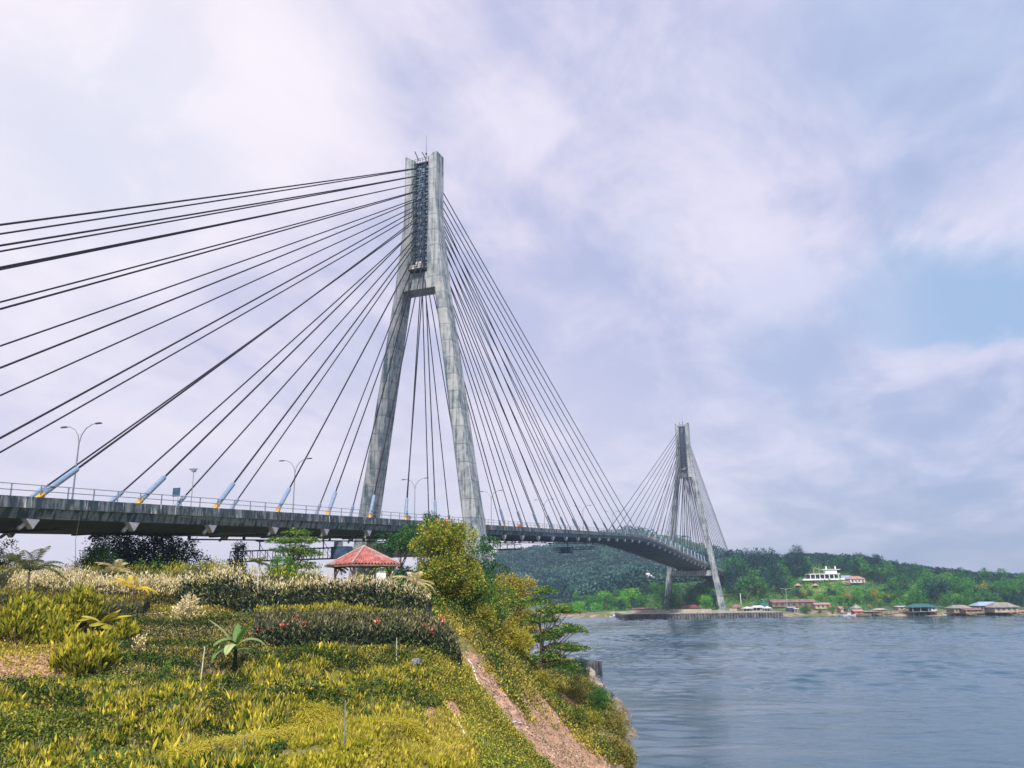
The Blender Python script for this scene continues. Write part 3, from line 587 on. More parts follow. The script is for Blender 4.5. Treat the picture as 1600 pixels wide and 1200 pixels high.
def clump_leaves(c,n,h,w,spread,tone,dens=9):
    """upright lance leaves of ginger-like plants standing at points c"""
    k=len(c); idx=np.repeat(np.arange(k),n); az=rng.random(k*n)*2*PI; t=rng.random(k*n)
    lean_=spread*(.25+.75*rng.random(k*n)); ax=np.stack([np.cos(az)*lean_,np.sin(az)*lean_,np.ones(k*n)],1)
    st=c[idx]+np.stack([np.cos(az)*.05,np.sin(az)*.05,h[idx]*.45*t],1)
    tv=tone[0]+(rng.random(k)-.5)[idx]*tone[1]+(rng.random(k*n)-.5)*tone[1]+.2*(t-.5)
    return leaves(st,ax,rdir(k*n),h[idx]*(.45+.35*rng.random(k*n)),w*(.7+.6*rng.random(k*n)),tv,None,.10)
def inpoly(pts,poly):
    x,y=pts[:,0],pts[:,1]; c=np.zeros(len(pts),bool); n=len(poly)
    for i in range(n):
        a=poly[i];b=poly[(i+1)%n]; k=((a[1]>y)!=(b[1]>y))&(x<(b[0]-a[0])*(y-a[1])/((b[1]-a[1])+1e-12)+a[0]); c^=k
    return c
def area(polypx,n,D=None):
    """n random ground points (world) inside a region whose corners were sighted in the photograph"""
    poly=[G(*p)[:2] for p in polypx]; lo=np.min(poly,0); hi_=np.max(poly,0); out=np.zeros((0,2))
    frac=0
    while len(out)<n and frac<60:
        q=lo+(hi_-lo)*rng.random((n,2)); out=np.r_[out,q[inpoly(q,poly)]]; frac+=1
    return out[:n]
def toW(q,dz_=0): 
    z=gz(q[:,0],q[:,1]); return np.stack([CAM[0]+R0[0]*q[:,0]+fwd[0]*q[:,1],CAM[1]+R0[1]*q[:,0]+fwd[1]*q[:,1],z+dz_],1)
def soilat(q): i=np.clip(np.searchsorted(_gl,q[:,0]),0,len(_gl)-1); j=np.clip(np.searchsorted(_gd,q[:,1]),0,len(_gd)-1); return np.maximum(soil,np.where(GZ<2.6,1,0))[i,j],dirt[i,j]
# ---- ground cover (nobody could count it)
def cover(name,label,q,h,w,n,tone,m,spread=.7,keep=.35,patch=None,cl_=.05):
    s,d=soilat(q); k=(s<keep)&(d<.75+.5*rng.random(len(q)))
    if patch: k&=(fbm(q[:,0],q[:,1],patch[0],3,patch[1])>patch[2])
    ARP=[G(*p)[:2] for p in ((265,1200),(330,1185),(420,1165),(480,1140),(505,1125))]; k&=seg_d(q[:,0],q[:,1],ARP)[0]>.75; q=q[k]; j=fbm(q[:,0]*1.,q[:,1]*.8,.85,2,77)+.35*rng.normal(size=len(q)); q=q[j>cl_]; c=toW(q,-.03); hh=h*(.6+.7*rng.random(len(q)))*(1+.22*fbm(q[:,0],q[:,1],2.6,2,44)); hh=np.clip(hh,h*.35,h*1.7)
    l=clump_leaves(c,n,hh,w,spread,tone); o=link(name,leafmesh(name,l,LM[m])); return tag(o,label,'plants',kind='stuff')
big=[(-30,1240),(-30,1075),(120,1060),(260,1075),(390,1045),(470,1025),(640,1030),(690,1060),(700,1110),(640,1130),(520,1120),(450,1150),(420,1240)]
cover('ginger_bed','yellow-green lance-leaved plants carpeting the lower garden slope',area(big,10000),.52,.095,9,(.44,.7),'ginger',.5,cl_=.22,patch=(4,31,-.75))
cover('ginger_bed','yellow-green lance-leaved plants along the bottom edge right of the arching grass',area([(400,1230),(470,1150),(560,1130),(650,1140),(740,1170),(770,1230)],3000),.42,.08,9,(.5,.34),'ginger',.6)
cover('ginger_bed','greener lance-leaved plants mixed through the lower garden slope',area(big,6500),.4,.11,8,(.22,.5),'creeper',.8,cl_=.15)
def lowcover(name,label,q,n,L,tone,m,lift=.25,up=.35,patch=None,keep=.3):
    s,d=soilat(q); k=s<keep+.15*rng.random(len(q))
    if patch: k&=fbm(q[:,0],q[:,1],patch[0],3,patch[1])>patch[2]
    q=q[k]; idx=np.repeat(np.arange(len(q)),n); c=toW(q)[idx]+rng.normal(size=(len(idx),3))*np.array([.14,.14,.05]); c[:,2]+=lift*rng.random(len(idx))**1.5*(1+.5*fbm(c[:,0],c[:,1],1.7,2,8))
    ax=rdir(len(idx)); ax[:,2]=np.abs(ax[:,2])*.5+up
    l=leaves(c,ax,rdir(len(idx)),L*(.6+.7*rng.random(len(idx))),L*.55,tone[0]+(rng.random(len(idx))-.5)*tone[1]*2+.12*fbm(c[:,0],c[:,1],2.5,2,9))
    return tag(link(name,leafmesh(name,l,LM[m])),label,'plants',kind='stuff')
allp=[(-60,1230),(-60,940),(300,940),(660,950),(720,1015),(760,1110),(880,1230)]
q=area(allp,24000); lowcover('turf','short yellow-olive turf and weeds covering the terraced garden',q,5,.15,(.40,.42),'grass',.16,.9)
lowcover('turf','fine yellow grass on the lower right of the slope',area([(560,1230),(600,1120),(700,1030),(760,1040),(860,1230)],6000),6,.17,(.62,.3),'grass',.18,1.1)
lowcover('creeper','green creeper showing between the yellow lance-leaved plants',area(big,9000),5,.13,(.16,.35),'creeper',.28,.2)  # leaf tone lowered to put the shade between plants into the colour
lowcover('creeper','low dark green creeper in the middle of the slope',area([(470,1150),(520,1085),(640,1075),(690,1110),(650,1140)],4200),5,.12,(.40,.3),'creeper',.3,.1)
lowcover('creeper','green and yellow creeper running down the bank beside the pink soil gully',area([(640,1030),(700,1020),(760,1090),(830,1160),(900,1230),(770,1230),(720,1130)],7000),6,.13,(.55,.4),'creeper',.4,.2)
lowcover('creeper','small-leaved green weeds in the bottom left corner',area([(-40,1230),(-30,1120),(150,1130),(300,1230)],5000),5,.12,(.45,.35),'creeper',.35,.2)
lowcover('creeper','dark weedy growth on the bank at the left edge above the lance-leaved bed',area([(-40,1100),(-40,1040),(110,1030),(230,1060),(120,1090)],3000),5,.11,(.38,.35),'creeper',.3,.3)
lowcover('weeds','sparse dry weeds over the bare terraces beside the banana plant',area([(140,1060),(160,965),(420,960),(400,1040),(300,1075)],3600),5,.14,(.22,.45),'brown',.28,.8,keep=.6)
def weedy(name,label,poly,n,L,tone,m,lift,**k): return lowcover(name,label,area(poly,n),6,L,tone,m,lift,.5,**k)
def bankpts(n,l0,l1,d0,d1,marg):
    L=l0+(l1-l0)*rng.random(n); D=d0+(d1-d0)*rng.random(n); gl=sorted(GUL,key=lambda g:g[1]); x=[g[1] for g in gl]; y=[g[0] for g in gl]
    k=(seg_d(L,D,GUL)[0]>marg+.4*seg_d(L,D,GUL)[1])&(D>np.interp(L,[g[0] for g in sorted(GUL[:-1])],[g[1] for g in sorted(GUL[:-1])]))&(gz(L,D)>2.3); return np.stack([L,D],1)[k]
lowcover('bank_scrub','yellow-olive grass between the gully and the trees',bankpts(40000,-6,14,50,125,1.0),6,.2,(.42,.5),'grass',.35,.6,keep=.75)
lowcover('bank_scrub','dark leafy scrub scattered down the river bank',bankpts(24000,-7,16,44,150,1.3),9,.24,(.32,.5),'creeper',.9,.5,(3,55,.0),.8)
lowcover('bank_scrub','olive scrub on the river bank below the gully',bankpts(16000,-5,16,44,150,1.5),8,.22,(.42,.5),'olive',.8,.5,(4,51,-.1),.8)
weedy('weeds','sparse tufts on the bare soil at the left edge',[(-30,1070),(-30,975),(110,1010),(130,1060)],900,.14,(.5,.4),'grass',.3,keep=1.2)
weedy('weeds','sparse weeds and rubble along the pink soil gully',[(735,1025),(760,1025),(950,1190),(880,1200)],500,.12,(.4,.5),'brown',.15,keep=2.)
def rubble(pts,r0,r1,m,label):
    mb=MB(); R=random.Random(3)
    for L_,D_ in pts:
        r=R.uniform(r0,r1); p=W(L_,D_,float(gz(L_,D_))+r*.2); n=5; a0=R.random()*6
        top=(p[0]+R.uniform(-.2,.2)*r,p[1]+R.uniform(-.2,.2)*r,p[2]+r*.6); ring=[(p[0]+r*R.uniform(.6,1.1)*math.cos(a0+k*1.257),p[1]+r*R.uniform(.6,1.1)*math.sin(a0+k*1.257),p[2]-r*.3) for k in range(n)]
        mb.add(ring+[top],[(k,(k+1)%n,n) for k in range(n)])
    tag(mb.build('rubble',m),label,'rubble',kind='stuff')
gq=[]
for _ in range(1500):
    t_=random.random()**.7*(len(GUL)-2); k_=int(t_); a_,b_=GUL[k_],GUL[k_+1]; f_=t_-k_; wd_=1.0+t_*1.2
    gq.append((a_[0]+(b_[0]-a_[0])*f_+random.gauss(0,wd_*.5),a_[1]+(b_[1]-a_[1])*f_+random.gauss(0,wd_*.5)))
rubble(gq,.05,.20,mat('soil_rubble',(.50,.33,.24),.95,var=.7,vs=1.5),'clods and stones in the pink soil gully')
gq2=[(l_,d_) for l_,d_ in zip(3+14*rng.random(1400),60+95*rng.random(1400)) if 1.6<float(gz(l_,d_))<3.4]
rubble(gq2,.15,.6,mat('shore_rock',(.24,.20,.16),.95,var=.6,vs=1.),'brown rocks along the near waterline')
def strips(pls,n,label,m,tone,lift,L,wd):
    q=[]
    for pl_ in pls:
        pts=[G(*p)[:2] for p in pl_]
        for _ in range(n):
            t_=random.random()*(len(pts)-1); k_=min(int(t_),len(pts)-2); f_=t_-k_; a_,b_=pts[k_],pts[k_+1]; q.append((a_[0]+(b_[0]-a_[0])*f_+random.gauss(0,wd),a_[1]+(b_[1]-a_[1])*f_+random.gauss(0,wd)))
    lowcover('weeds',np.array(q),7,L,tone,m,lift,.4,keep=2.) if False else lowcover('weeds',label,np.array(q),7,L,tone,m,lift,.4,None,2.)
strips([[(150,982),(220,978),(300,984),(395,976)],[(185,1018),(260,1012),(345,1020)],[(150,1046),(230,1042),(300,1050)],[(215,1078),(290,1072),(350,1080)]],420,'dark weeds hanging over the edges of the bare terraces','creeper',(.18,.3),.5,.15,.28)
strips([[(160,998),(250,992),(390,994)],[(180,1060),(260,1060),(330,1062)]],220,'dry brown litter along the terrace edges','brown',(.5,.5),.3,.13,.3)
strips([[(400,1035),(520,1042),(640,1036)],[(430,1098),(560,1090),(690,1104)],[(0,1090),(120,1098),(240,1092)]],380,'undergrowth darkened in colour for the shade in the hollows of the lower slope','creeper',(.15,.3),.55,.16,.4)  # leaf strips toned dark to draw the shaded gaps between plants
cover('weeds','thin brown dead stems among the lance-leaved plants',area(big,900),.75,.03,7,(.5,.5),'brown',.5,cl_=.1)
cover('weeds','broad pale-green leaves scattered in the lower slope',area(big,700),.45,.26,6,(.55,.5),'green',1.0,cl_=.25)
cover('weeds','fine yellow grass tufts among the lance-leaved plants',area([(-30,1230),(-30,1000),(300,1060),(700,1040),(760,1230)],2600),.6,.03,18,(.65,.4),'grass',.8,cl_=.1)
# long arching yellow grass
def arch(pl,n,lab,h=.75):
    pts=[G(*p)[:2] for p in pl]; q=[]
    for i in range(n):
        t=random.random()*(len(pts)-1); k=int(t); a,b=pts[k],pts[min(k+1,len(pts)-1)]; f=t-k
        q.append((a[0]+(b[0]-a[0])*f+random.gauss(0,.32),a[1]+(b[1]-a[1])*f+random.gauss(0,.32)))
    q=np.array(q); c=toW(q); N=26; idx=np.repeat(np.arange(len(q)),N); az=rng.random(len(idx))*2*PI; out=[]
    tone=.62+.3*(rng.random(len(idx))-.5); sp=.35+.9*rng.random(len(idx)); Ls=h*(.6+.5*rng.random(len(idx)))
    dirs=np.stack([np.cos(az)*sp,np.sin(az)*sp,np.ones(len(idx))],1); dirs/=np.linalg.norm(dirs,axis=1,keepdims=True)
    p0=c[idx]; p1=p0+dirs*Ls[:,None]*.5; d2=dirs.copy(); d2[:,2]*=.15; d2/=np.linalg.norm(d2,axis=1,keepdims=True); sd_=np.stack([-np.sin(az),np.cos(az),0*az],1)
    out.append(leaves(p0,dirs,sd_,Ls*.55,.035,tone-.15)); out.append(leaves(p1-dirs*.02,d2,sd_,Ls*.5,.03,tone+.1,None,.25))
    o=link('arching_grass',leafmesh('arching_grass',cat(out),LM['ginger'])); return tag(o,lab,'grass',kind='stuff')
arch([(265,1200),(330,1185),(420,1165),(480,1140),(505,1125)],420,'bright yellow arching grass in a strip at the bottom centre',.95)
arch([(600,1140),(640,1150),(655,1165)],150,'bright yellow arching grass tufts right of the thin white stake at the bottom',.8)
# ---- single leafy clumps (things)
def ginger_clump(px,py,w,h,label,n=130,tone=.5):
    g=G(px,py); o=thing('ginger_clump',label,'shrub',place(g),0,'yellow-green lance-leaved clumps'); a=rng.random(n)*2*PI; r=rng.random(n)**.5*w/2
    dome=h*np.sqrt(np.clip(1-(r/(w/2))**2*.85,0,1)); c=np.stack([r*np.cos(a),r*np.sin(a),dome*(.25+.75*rng.random(n)**.5)-.55+.12*rng.normal(size=n)],1); hh=.62+.35*rng.random(n); ll=[]
    for nn_,wd_,tn_,sp_ in ((6,.125,tone,.55),(5,.11,tone-.25,1.1)): ll.append(clump_leaves(c,nn_,hh,wd_,sp_,(tn_,.4)))
    l=cat(ll)
    ax=c*1.; link('foliage',leafmesh('foliage',l,LM['ginger']),o); mb=MB()
    for k in range(0,n,5): mb.tube([(c[k,0],c[k,1],-.2),(c[k,0]*1.1,c[k,1]*1.1,c[k,2])],.018,4)
    mb.build('stem',TRUNK,o); return o
ginger_clump(45,1000,4.3,2.4,'large yellow-green lance-leaved clump at the left edge below the coconut palm',400)
ginger_clump(118,985,2.6,2.5,'yellow-green lance-leaved clump right of the one at the left edge',230)
ginger_clump(95,1012,1.9,1.3,'low yellow-green clump filling the gap between the two tallest clumps on the left',150)
ginger_clump(132,1050,2.9,1.7,'rounded yellow-green clump standing alone on bare soil below the others',300,.55)
ginger_clump(195,1000,1.3,.9,'small yellow-green clump at the right end of the upper left group',90)
# fronds
def frond(c,az,el,L,droop,wl,nl=26,tone=.5,leaf=.035,twist=0.):
    pts=[]; p=np.array(c,float); e=el
    for i in range(9):
        pts.append(p.copy()); p=p+L/8*np.array([math.cos(az)*math.cos(e),math.sin(az)*math.cos(e),math.sin(e)]); e-=droop/8
    pts=np.array(pts); t=np.linspace(.08,1,nl); P_=np.stack([np.interp(t*8,np.arange(9),pts[:,k]) for k in range(3)],1)
    T=np.gradient(P_,axis=0); T/=np.linalg.norm(T,axis=1,keepdims=True); sdv=np.array([-math.sin(az),math.cos(az),0]); out=[]
    for sg in (1,-1):
        ax=T*.75+sg*sdv*.9; ax[:,2]-=.25+.25*rng.random(nl); out.append(leaves(P_,ax,np.cross(ax,sdv),wl*np.sin(np.clip(t*.9+.12,0,1)*PI)**.6,leaf,tone+.3*(rng.random(nl)-.5)))
    return pts,cat(out)
def palm(g,label,nf,L,trunk,m,tone=.5,droop=1.5,seed=0,wl=.45,name='palm_tree',catg='palm',elr=(.2,1.25),leaf=.05,tr=.07,group=None,bark=None):
    R=random.Random(seed); o=thing(name,label,catg,place(g),0,group); ls=[]; mb=MB()
    for i in range(nf):
        az=i*2.4+R.uniform(-.3,.3); el=elr[0]+(elr[1]-elr[0])*((i*.618)%1); pts,l=frond((0,0,trunk),az,el,L*R.uniform(.8,1.1),droop*R.uniform(.8,1.2),wl,30,tone,leaf); ls.append(l)
        link('frond',leafmesh('frond',l,LM[m]),o); k=MB().tube(pts,[.022-.0022*q for q in range(9)],4).build('rachis',LM[m],o.children[-1] if o.children else o)
    MB().tube([(0,0,-.3),(0,.02,trunk*.5),(0,0,trunk+.1)],[tr*1.2,tr,tr*.8],8).build('trunk',bark or TRUNK,o); return o
palm(G(38,958),'young coconut palm with drooping grey-green fronds at the left edge',13,2.7,2.6,'palm',.40,1.5,1,.6,elr=(.5,1.45),leaf=.045)
palm(G(205,962),'small palm with bright golden fronds in the middle of the left slope',7,1.9,1.7,'gold',.6,1.4,2,.45,elr=(.3,1.3),leaf=.035)
for px,D,h,lab,m,tn,sd_,L in ((178,66,1.5,'pale-tipped palm crown rising behind the cream hedge on the left','cream',.35,3,2.0),(312,66,1.7,'dark-fronded palm crown behind the cream hedge near the lattice-like dark tree','palm',.55,4,2.3),
    (520,63,2.6,'small palm crown rising from the tall dark hedge left of the pavilion','palm',.5,6,1.2),(645,60,2.6,'palm crown with pale dry fronds right of the pavilion','cream',.45,7,2.0)):
    g=at(px,D); palm(g,lab,9,L,h,m,tn,1.6,sd_,.45,elr=(.3,1.4),leaf=.04)
g=G(400,962); palm(g,'slim palm with a straight pale trunk standing in front of the tall dark hedge',9,1.1,3.6,'palm',.55,1.7,8,.35,elr=(.3,1.4),leaf=.04,tr=.06,bark=BAMB)
def broadleaf(p0,az,el,L,w,droop,n=8):
    pts=[];p=np.array(p0,float);e=el
    for i in range(n+1): pts.append(p.copy()); p=p+L/n*np.array([math.cos(az)*math.cos(e),math.sin(az)*math.cos(e),math.sin(e)]); e-=droop/n
    s=np.array([-math.sin(az),math.cos(az),0]); vs=[];fs=[]
    for i,p in enumerate(pts):
        ww=w*math.sin(PI*min(1,(i+.35)/(n+.4)))**.6/2; vs+= [p+s*ww+ZUP*ww*.3*-1,p,p-s*ww-ZUP*ww*.3]
    for i in range(n): a=i*3; fs+=[(a,a+1,a+4,a+3),(a+1,a+2,a+5,a+4)]
    return vs,fs,pts
def banana(g,label,specs,hs,m,name='banana_plant',catg='banana plant',stem=.09,seed=3):
    o=thing(name,label,catg,place(g)); R=random.Random(seed)
    MB().tube([(0,0,-.2),(0,0,hs*.6),(.03,0,hs)],[stem*1.3,stem,stem*.6],8).build('stem',LM['creeper'],o)
    for az,el,L,w,dr,tn in specs:
        p1=(0,0,hs*R.uniform(.8,1)); vs,fs,pts=broadleaf(p1,az,el,L*1.1,w*1.35,dr); mb=MB().add(vs,fs)
        me=bpy.data.meshes.new('leaf'); me.from_pydata(mb.v,[],mb.f); me.materials.append(LM[m]); a=me.attributes.new('v','FLOAT','FACE'); a.data.foreach_set('value',[tn+.1*(R.random()-.5) for _ in me.polygons]); lf=link('leaf',me,o)
        MB().tube([tuple(q) for q in pts],[.025]*5+[.015]*4,4).build('midrib',LM['cream'],lf)
    return o
H=HEAD
banana(G(366,1052),'banana plant with torn drooping green leaves on the slope in front of the lower hedge',[(H+PI/2+.3,1.1,1.9,.38,.7,.75),(H+PI/2+1.0,.9,1.5,.34,2.0,.45),(H-PI/2+.1,.95,1.7,.36,2.2,.55),(H-PI/2-.4,1.25,1.5,.34,.9,.4),(H+PI,.8,1.6,.36,2.1,.85),(H+PI-.8,.6,1.5,.36,2.3,.5),(H+.3,1.2,1.3,.3,.6,.35),(H-PI/2+.6,.4,1.4,.34,1.7,.5),(H+PI/2+.1,.3,1.3,.30,1.6,.9)],1.25,'banana')
banana(G(157,1010),'broad-leaved yellow-green plant beside the upper left clumps',[(H+PI/2,.5,1.4,.6,.9,.55),(H+PI/2+.7,.9,1.2,.6,1.1,.7),(H-PI/2,.6,1.5,.55,.8,.7),(H-PI/2-.5,1.0,1.2,.5,1.0,.6),(H+PI,.6,1.1,.6,1.4,.5),(H-.9,1.1,1.1,.5,.8,.6),(H+PI+.7,.2,1.2,.5,.9,.45)],1.3,'ginger','taro_plant','plant',.07,5)
# ---- hedges
def hedge(pl,w,h,n,body,top,label,name='hedge',catg='hedge',toph=.28,tonev=(.42,.4),L=.32,Wd=.10,topL=.26,pink=0,ntop=.45,group=None,topn=(.5,.4)):
    c0=place(pl[0]); o=thing(name,label,catg,c0,0,group); pts=np.array([p[:2] for p in pl]); seg=np.linalg.norm(np.diff(pts,axis=0),axis=1); cum=np.r_[0,np.cumsum(seg)]
    def samp(k,zlo,zhi,wf=1.):
        t=rng.random(k)*cum[-1]; L_=np.interp(t,cum,pts[:,0]); D_=np.interp(t,cum,pts[:,1]); hv=h*(1+.11*fbm(t,0*t,1.3,3,17)+.10*rng.normal(size=k)); u=rng.random(k)*2-1; u=np.sign(u)*np.abs(u)**.5
        zt=zlo+(zhi-zlo)*rng.random(k); ww=w/2*wf*np.sqrt(np.clip(1.05-zt**4,0.05,1)); d=np.gradient(pts,axis=0).mean(0); nn=np.array([-d[1],d[0]])/np.hypot(*d)
        q=np.stack([L_+nn[0]*u*ww,D_+nn[1]*u*ww],1); p=toW(q); p[:,2]+=zt*hv; return p-c0,q
    p,q=samp(n,0.,1.-toph*.5); ax=rdir(n)*.8; ax[:,2]=np.abs(ax[:,2])+.35; ls=leaves(p,ax,rdir(n),L*(.6+.7*rng.random(n)),Wd,tonev[0]+(rng.random(n)-.5)*tonev[1]*1.6,None,.15)
    link('foliage',leafmesh('foliage',ls,LM[body]),o)
    k=int(n*ntop); p,q=samp(k,1-toph,1.06); ax=rdir(k)*.55; ax[:,2]=np.abs(ax[:,2])+.7; ls=leaves(p,ax,rdir(k),topL*(.6+.8*rng.random(k)),topL*.3,topn[0]+(rng.random(k)-.5)*topn[1]*1.6,None,.05)
    link('flower_top' if top=='cream' else 'top_growth',leafmesh('top',ls,LM[top]),o)
    if pink:
        for i in range(pink):
            p,_=samp(1,.72,1.02,1.1); f=MB()
            r_=random.uniform(.10,.24); c=p[0]
            k=14; l=leaves(np.repeat(p,k,0)+rng.normal(size=(k,3))*r_*.4,rdir(k)+ZUP*.4,rdir(k),r_,r_*.6,.3+.5*rng.random(k)); link('flower',leafmesh('flower',l,LM['pink']),o)
    # woody core that closes the hedge
    mb=MB(); rings=[]
    for t in np.linspace(0,cum[-1],14):
        a=np.array([np.interp(t,cum,pts[:,0]),np.interp(t,cum,pts[:,1])]); d=np.gradient(pts,axis=0).mean(0); nn=np.array([-d[1],d[0]])/np.hypot(*d); g0=float(gz(a[0],a[1])); r=[]
        for u,zz_ in ((-.3,-.2),(-.34,.5),(-.2,.78),(.2,.78),(.34,.5),(.3,-.2)): b=a+nn*u*w; r.append(tuple(W(b[0],b[1],g0+zz_*h)-c0))
        rings.append(r)
    mb.loft(rings).build('twig_core',CORE,o); return o
def pl(*a): return [at(px,D) for px,D in a]
hedge(pl((285,62),(380,61),(480,60.5),(580,60),(668,59.5)),1.7,2.3,10000,'dark','cream','tall dark hedge with a cream flowering top below the red-roofed pavilion',L=.42,Wd=.11,tonev=(.45,.6),toph=.2,ntop=.3)
hedge(pl((398,49),(480,49),(560,50),(640,51),(712,53)),2.0,1.5,9000,'dark','brown','lower hedge of dark leaves topped with faded brown growth and pink flowers',L=.30,Wd=.08,pink=16,toph=.4,tonev=(.42,.5),topn=(.42,.45))
hedge(pl((18,61),(90,61),(180,62),(285,62.5)),2.4,2.0,7000,'olive','cream','cream-flowered hedge along the crest on the left',L=.24,Wd=.07,toph=.5,ntop=.8,tonev=(.32,.4))
hedge(pl((400,56.5),(500,56.5),(600,56.5),(655,56.5)),1.5,.75,3200,'ginger','ginger','low yellow-green bed between the two dark hedges',name='croton_bed',catg='plant bed',L=.28,Wd=.09,tonev=(.4,.5))
hedge(pl((-10,64),(120,66),(240,67),(330,67)),1.5,1.75,3000,'creeper','olive','thin green clipped hedge running behind the cream hedge',L=.2,Wd=.08,toph=.2)
hedge(pl((260,66),(330,66),(420,66),(500,66)),2.2,2.3,3500,'olive','ginger','olive shrub row behind the tall dark hedge, left of the pavilion',name='shrub_row',catg='shrubs',L=.2,Wd=.08,toph=.5,tonev=(.5,.4))
hedge(pl((0,56),(60,55.5),(140,56),(230,57)),2.0,1.0,3000,'olive','olive','grey-olive shrub row between the cream hedge and the yellow clumps',name='shrub_row',catg='shrubs',L=.2,Wd=.07,tonev=(.22,.3))
# ---- bushes and trees near the camera; base sighted on the ground
def th(px,D,pyt): g=at(px,D); return float(P(px,pyt,D)[2]-g[2])*.97
def bush(g,w,h,m,n,label,seed,L=.14,tone=(.5,.3),nl=9,name='bush',catg='bush',up=.3,z0=.12,m2=None): return tree(name,label,catg,g,h,w,m,n,L,L*.5,nl,seed,z0,tone,None,up,1.,trunk_r=.06,limbs=3,r=.34,m2=m2)
bush(G(290,980),1.5,1.6,'cream',700,'pale cream feathery bush above the bare terraces',3,.22,(.45,.35),7,up=.8)
bush(G(216,1030),.6,.9,'cream',220,'small pale shrub on the bare terrace right of the rounded clump',4,.15,(.35,.3),4)
bush(G(255,1062),.75,.7,'green',500,'small round dark green shrub with a yellow rim on the bare terrace',5,.10,(.55,.4),4)
bush(G(152,1062),.9,.7,'brown',400,'low faded reddish shrub at the foot of the rounded clump',6,.10,(.45,.4),5)
for px,D,w_,pyt,m,n,lab,sd_,tn,nl,z0_,m2 in (
 (692,70,6.0,802,'yg',36000,'tall bushy yellow-green tree right of the pavilion',13,(.52,.5),32,.10,'green'),
 (800,92,5.4,884,'olive',16000,'olive-gold bushy tree left of the layered tree by the water',13,(.54,.42),20,.05,'yg'),
 (788,76,5.8,974,'yg',15000,'rounded yellow bush beside the top of the pink soil gully',14,(.62,.4),14,.05,None),
 (742,71,3.6,948,'creeper',9000,'green and yellow bush left of the rounded yellow bush',16,(.5,.5),10,.02,'yg'),
 (722,74,7.6,893,'green',26000,'green vine-draped tree mass between the tall yellow-green tree and the gully',17,(.55,.5),24,.03,'creeper'),
 (758,108,9.6,838,'green',24000,'dark green tree with yellow tips in front of the near pylon base',28,(.36,.5),18,.2,'deep'),
 (622,98,7.0,808,'deep',14000,'dark green spreading tree just behind the red-roofed pavilion',19,(.55,.5),16,.25,'green'),
 (668,112,5.4,800,'deep',8000,'dark green treetop peeking over the tall yellow-green tree',20,(.5,.4),10,.35,None)):
    g=at(px,D); h_=th(px,D,pyt); big_=h_>6; tree('tree' if big_ else 'bush',lab,'tree' if big_ else 'bush',g,h_,w_,m,n,.19 if D<90 else .25,.095 if D<90 else .125,nl,sd_,z0_,tn,None,.25,.9,r=.24 if nl>12 else .3,m2=m2)
# the layered tree: flat tiers of leaves, branches showing between
def layered(g,h,tiers,label,m='green',n=11000,seed=1,L=.24,name='tree'):
    lobes=[]
    R=random.Random(seed)
    for (dx,dyy,z,rx) in tiers:
        a=R.random()*6.28
        for k in range(5):
            q=rx*.55; lobes.append((R0[0]*dx+q*math.cos(a+k*1.26),R0[1]*dx+q*math.sin(a+k*1.26),z+R.uniform(-.1,.1)-(.14*rx),rx*.55,rx*.55,.16,.1*R.random()))
        lobes.append((R0[0]*dx,R0[1]*dx,z+.06,rx*.7,rx*.7,.2,.12))
    return tree(name,label,'tree',g,h,1,m,n,L,L*.42,0,seed,0,(.5,.4),None,.1,1.,lobes=lobes,trunk_r=.17,limbs=14,fl=.6,m2='creeper')
layered(at(838,84),9.2,[(.6,0,9.3,1.1),(-.5,0,8.3,1.5),(1.9,0,7.5,1.9),(0,0,6.6,1.7),(2.6,0,5.6,1.9),(.4,0,4.9,1.6),(2.5,0,3.9,1.9),(.7,0,3.1,1.6),(2.3,0,2.1,1.6)],'green tree with flat layered branches leaning over the water',n=14000,seed=5,L=.24)
# beyond the crest, under and behind the deck
g=at(232,108); tree('tree','wide dark blue-green tree seen under the deck on the left','tree',g,th(232,108,822),17.5,'blue',20000,.32,.16,30,22,.3,(.35,.4),None,.15,.8,trunk_r=.35,r=.16)
g=at(148,92); tree('tree','compact round green tree left of the wide dark tree','tree',g,th(148,92,846),4.4,'green',8000,.2,.1,12,23,.15,(.55,.35),None,.2,1.,r=.34)
layered(at(452,100),9.0,[(.3,0,8.6,1.6),(-1.2,0,7.7,1.9),(1.2,0,7.6,1.9),(0,0,6.6,2.4),(1.6,0,6.0,2.0),(.9,0,4.7,2.3),(1.8,0,3.4,1.8)],'dark green layered tree under the deck in front of the truss walkway',seed=8,n=9000)
g=at(443,92); tree('tree','round bright green tree below the layered one at the end of the truss walkway','tree',g,th(443,92,866),4.6,'green',9000,.2,.1,12,25,.1,(.62,.35),None,.2,1.,r=.34)
g=at(366,110); tree('tree','narrow dark tree hanging with pods below the left end of the truss walkway','tree',g,th(366,110,846),3.0,'blue',2600,.26,.14,12,26,.25,(.4,.4),None,.0,1.,r=.28)
g=at(-8,88); tree('tree','dark olive tree cut by the left edge of the frame under the deck','tree',g,th(-8,88,842),5.5,'olive',6000,.22,.11,12,27,.1,(.35,.4),None,.2,1.,r=.3)
for px,D,w_,h_,sd_,m in ((225,76,6.0,2.6,31,'green'),(258,74,4.,2.2,32,'creeper'),(330,80,5.,2.6,33,'olive'),(560,84,6,2.4,34,'olive'),(595,76,3.5,2.2,35,'green')):
    bush(at(px,D),w_,h_,m,3500,{31:'green rounded shrub on the crest below the wide dark tree',32:'yellow-green shrub on the crest right of the green rounded one',33:'olive shrub on the crest below the narrow dark tree',34:'olive shrub on the crest left of the pavilion posts',35:'green shrub beside the pavilion posts'}[sd_],sd_,.17,(.55,.35))
r=thing('sapling','thin nearly bare sapling against the sky under the deck on the left','sapling',place(at(110,72)))
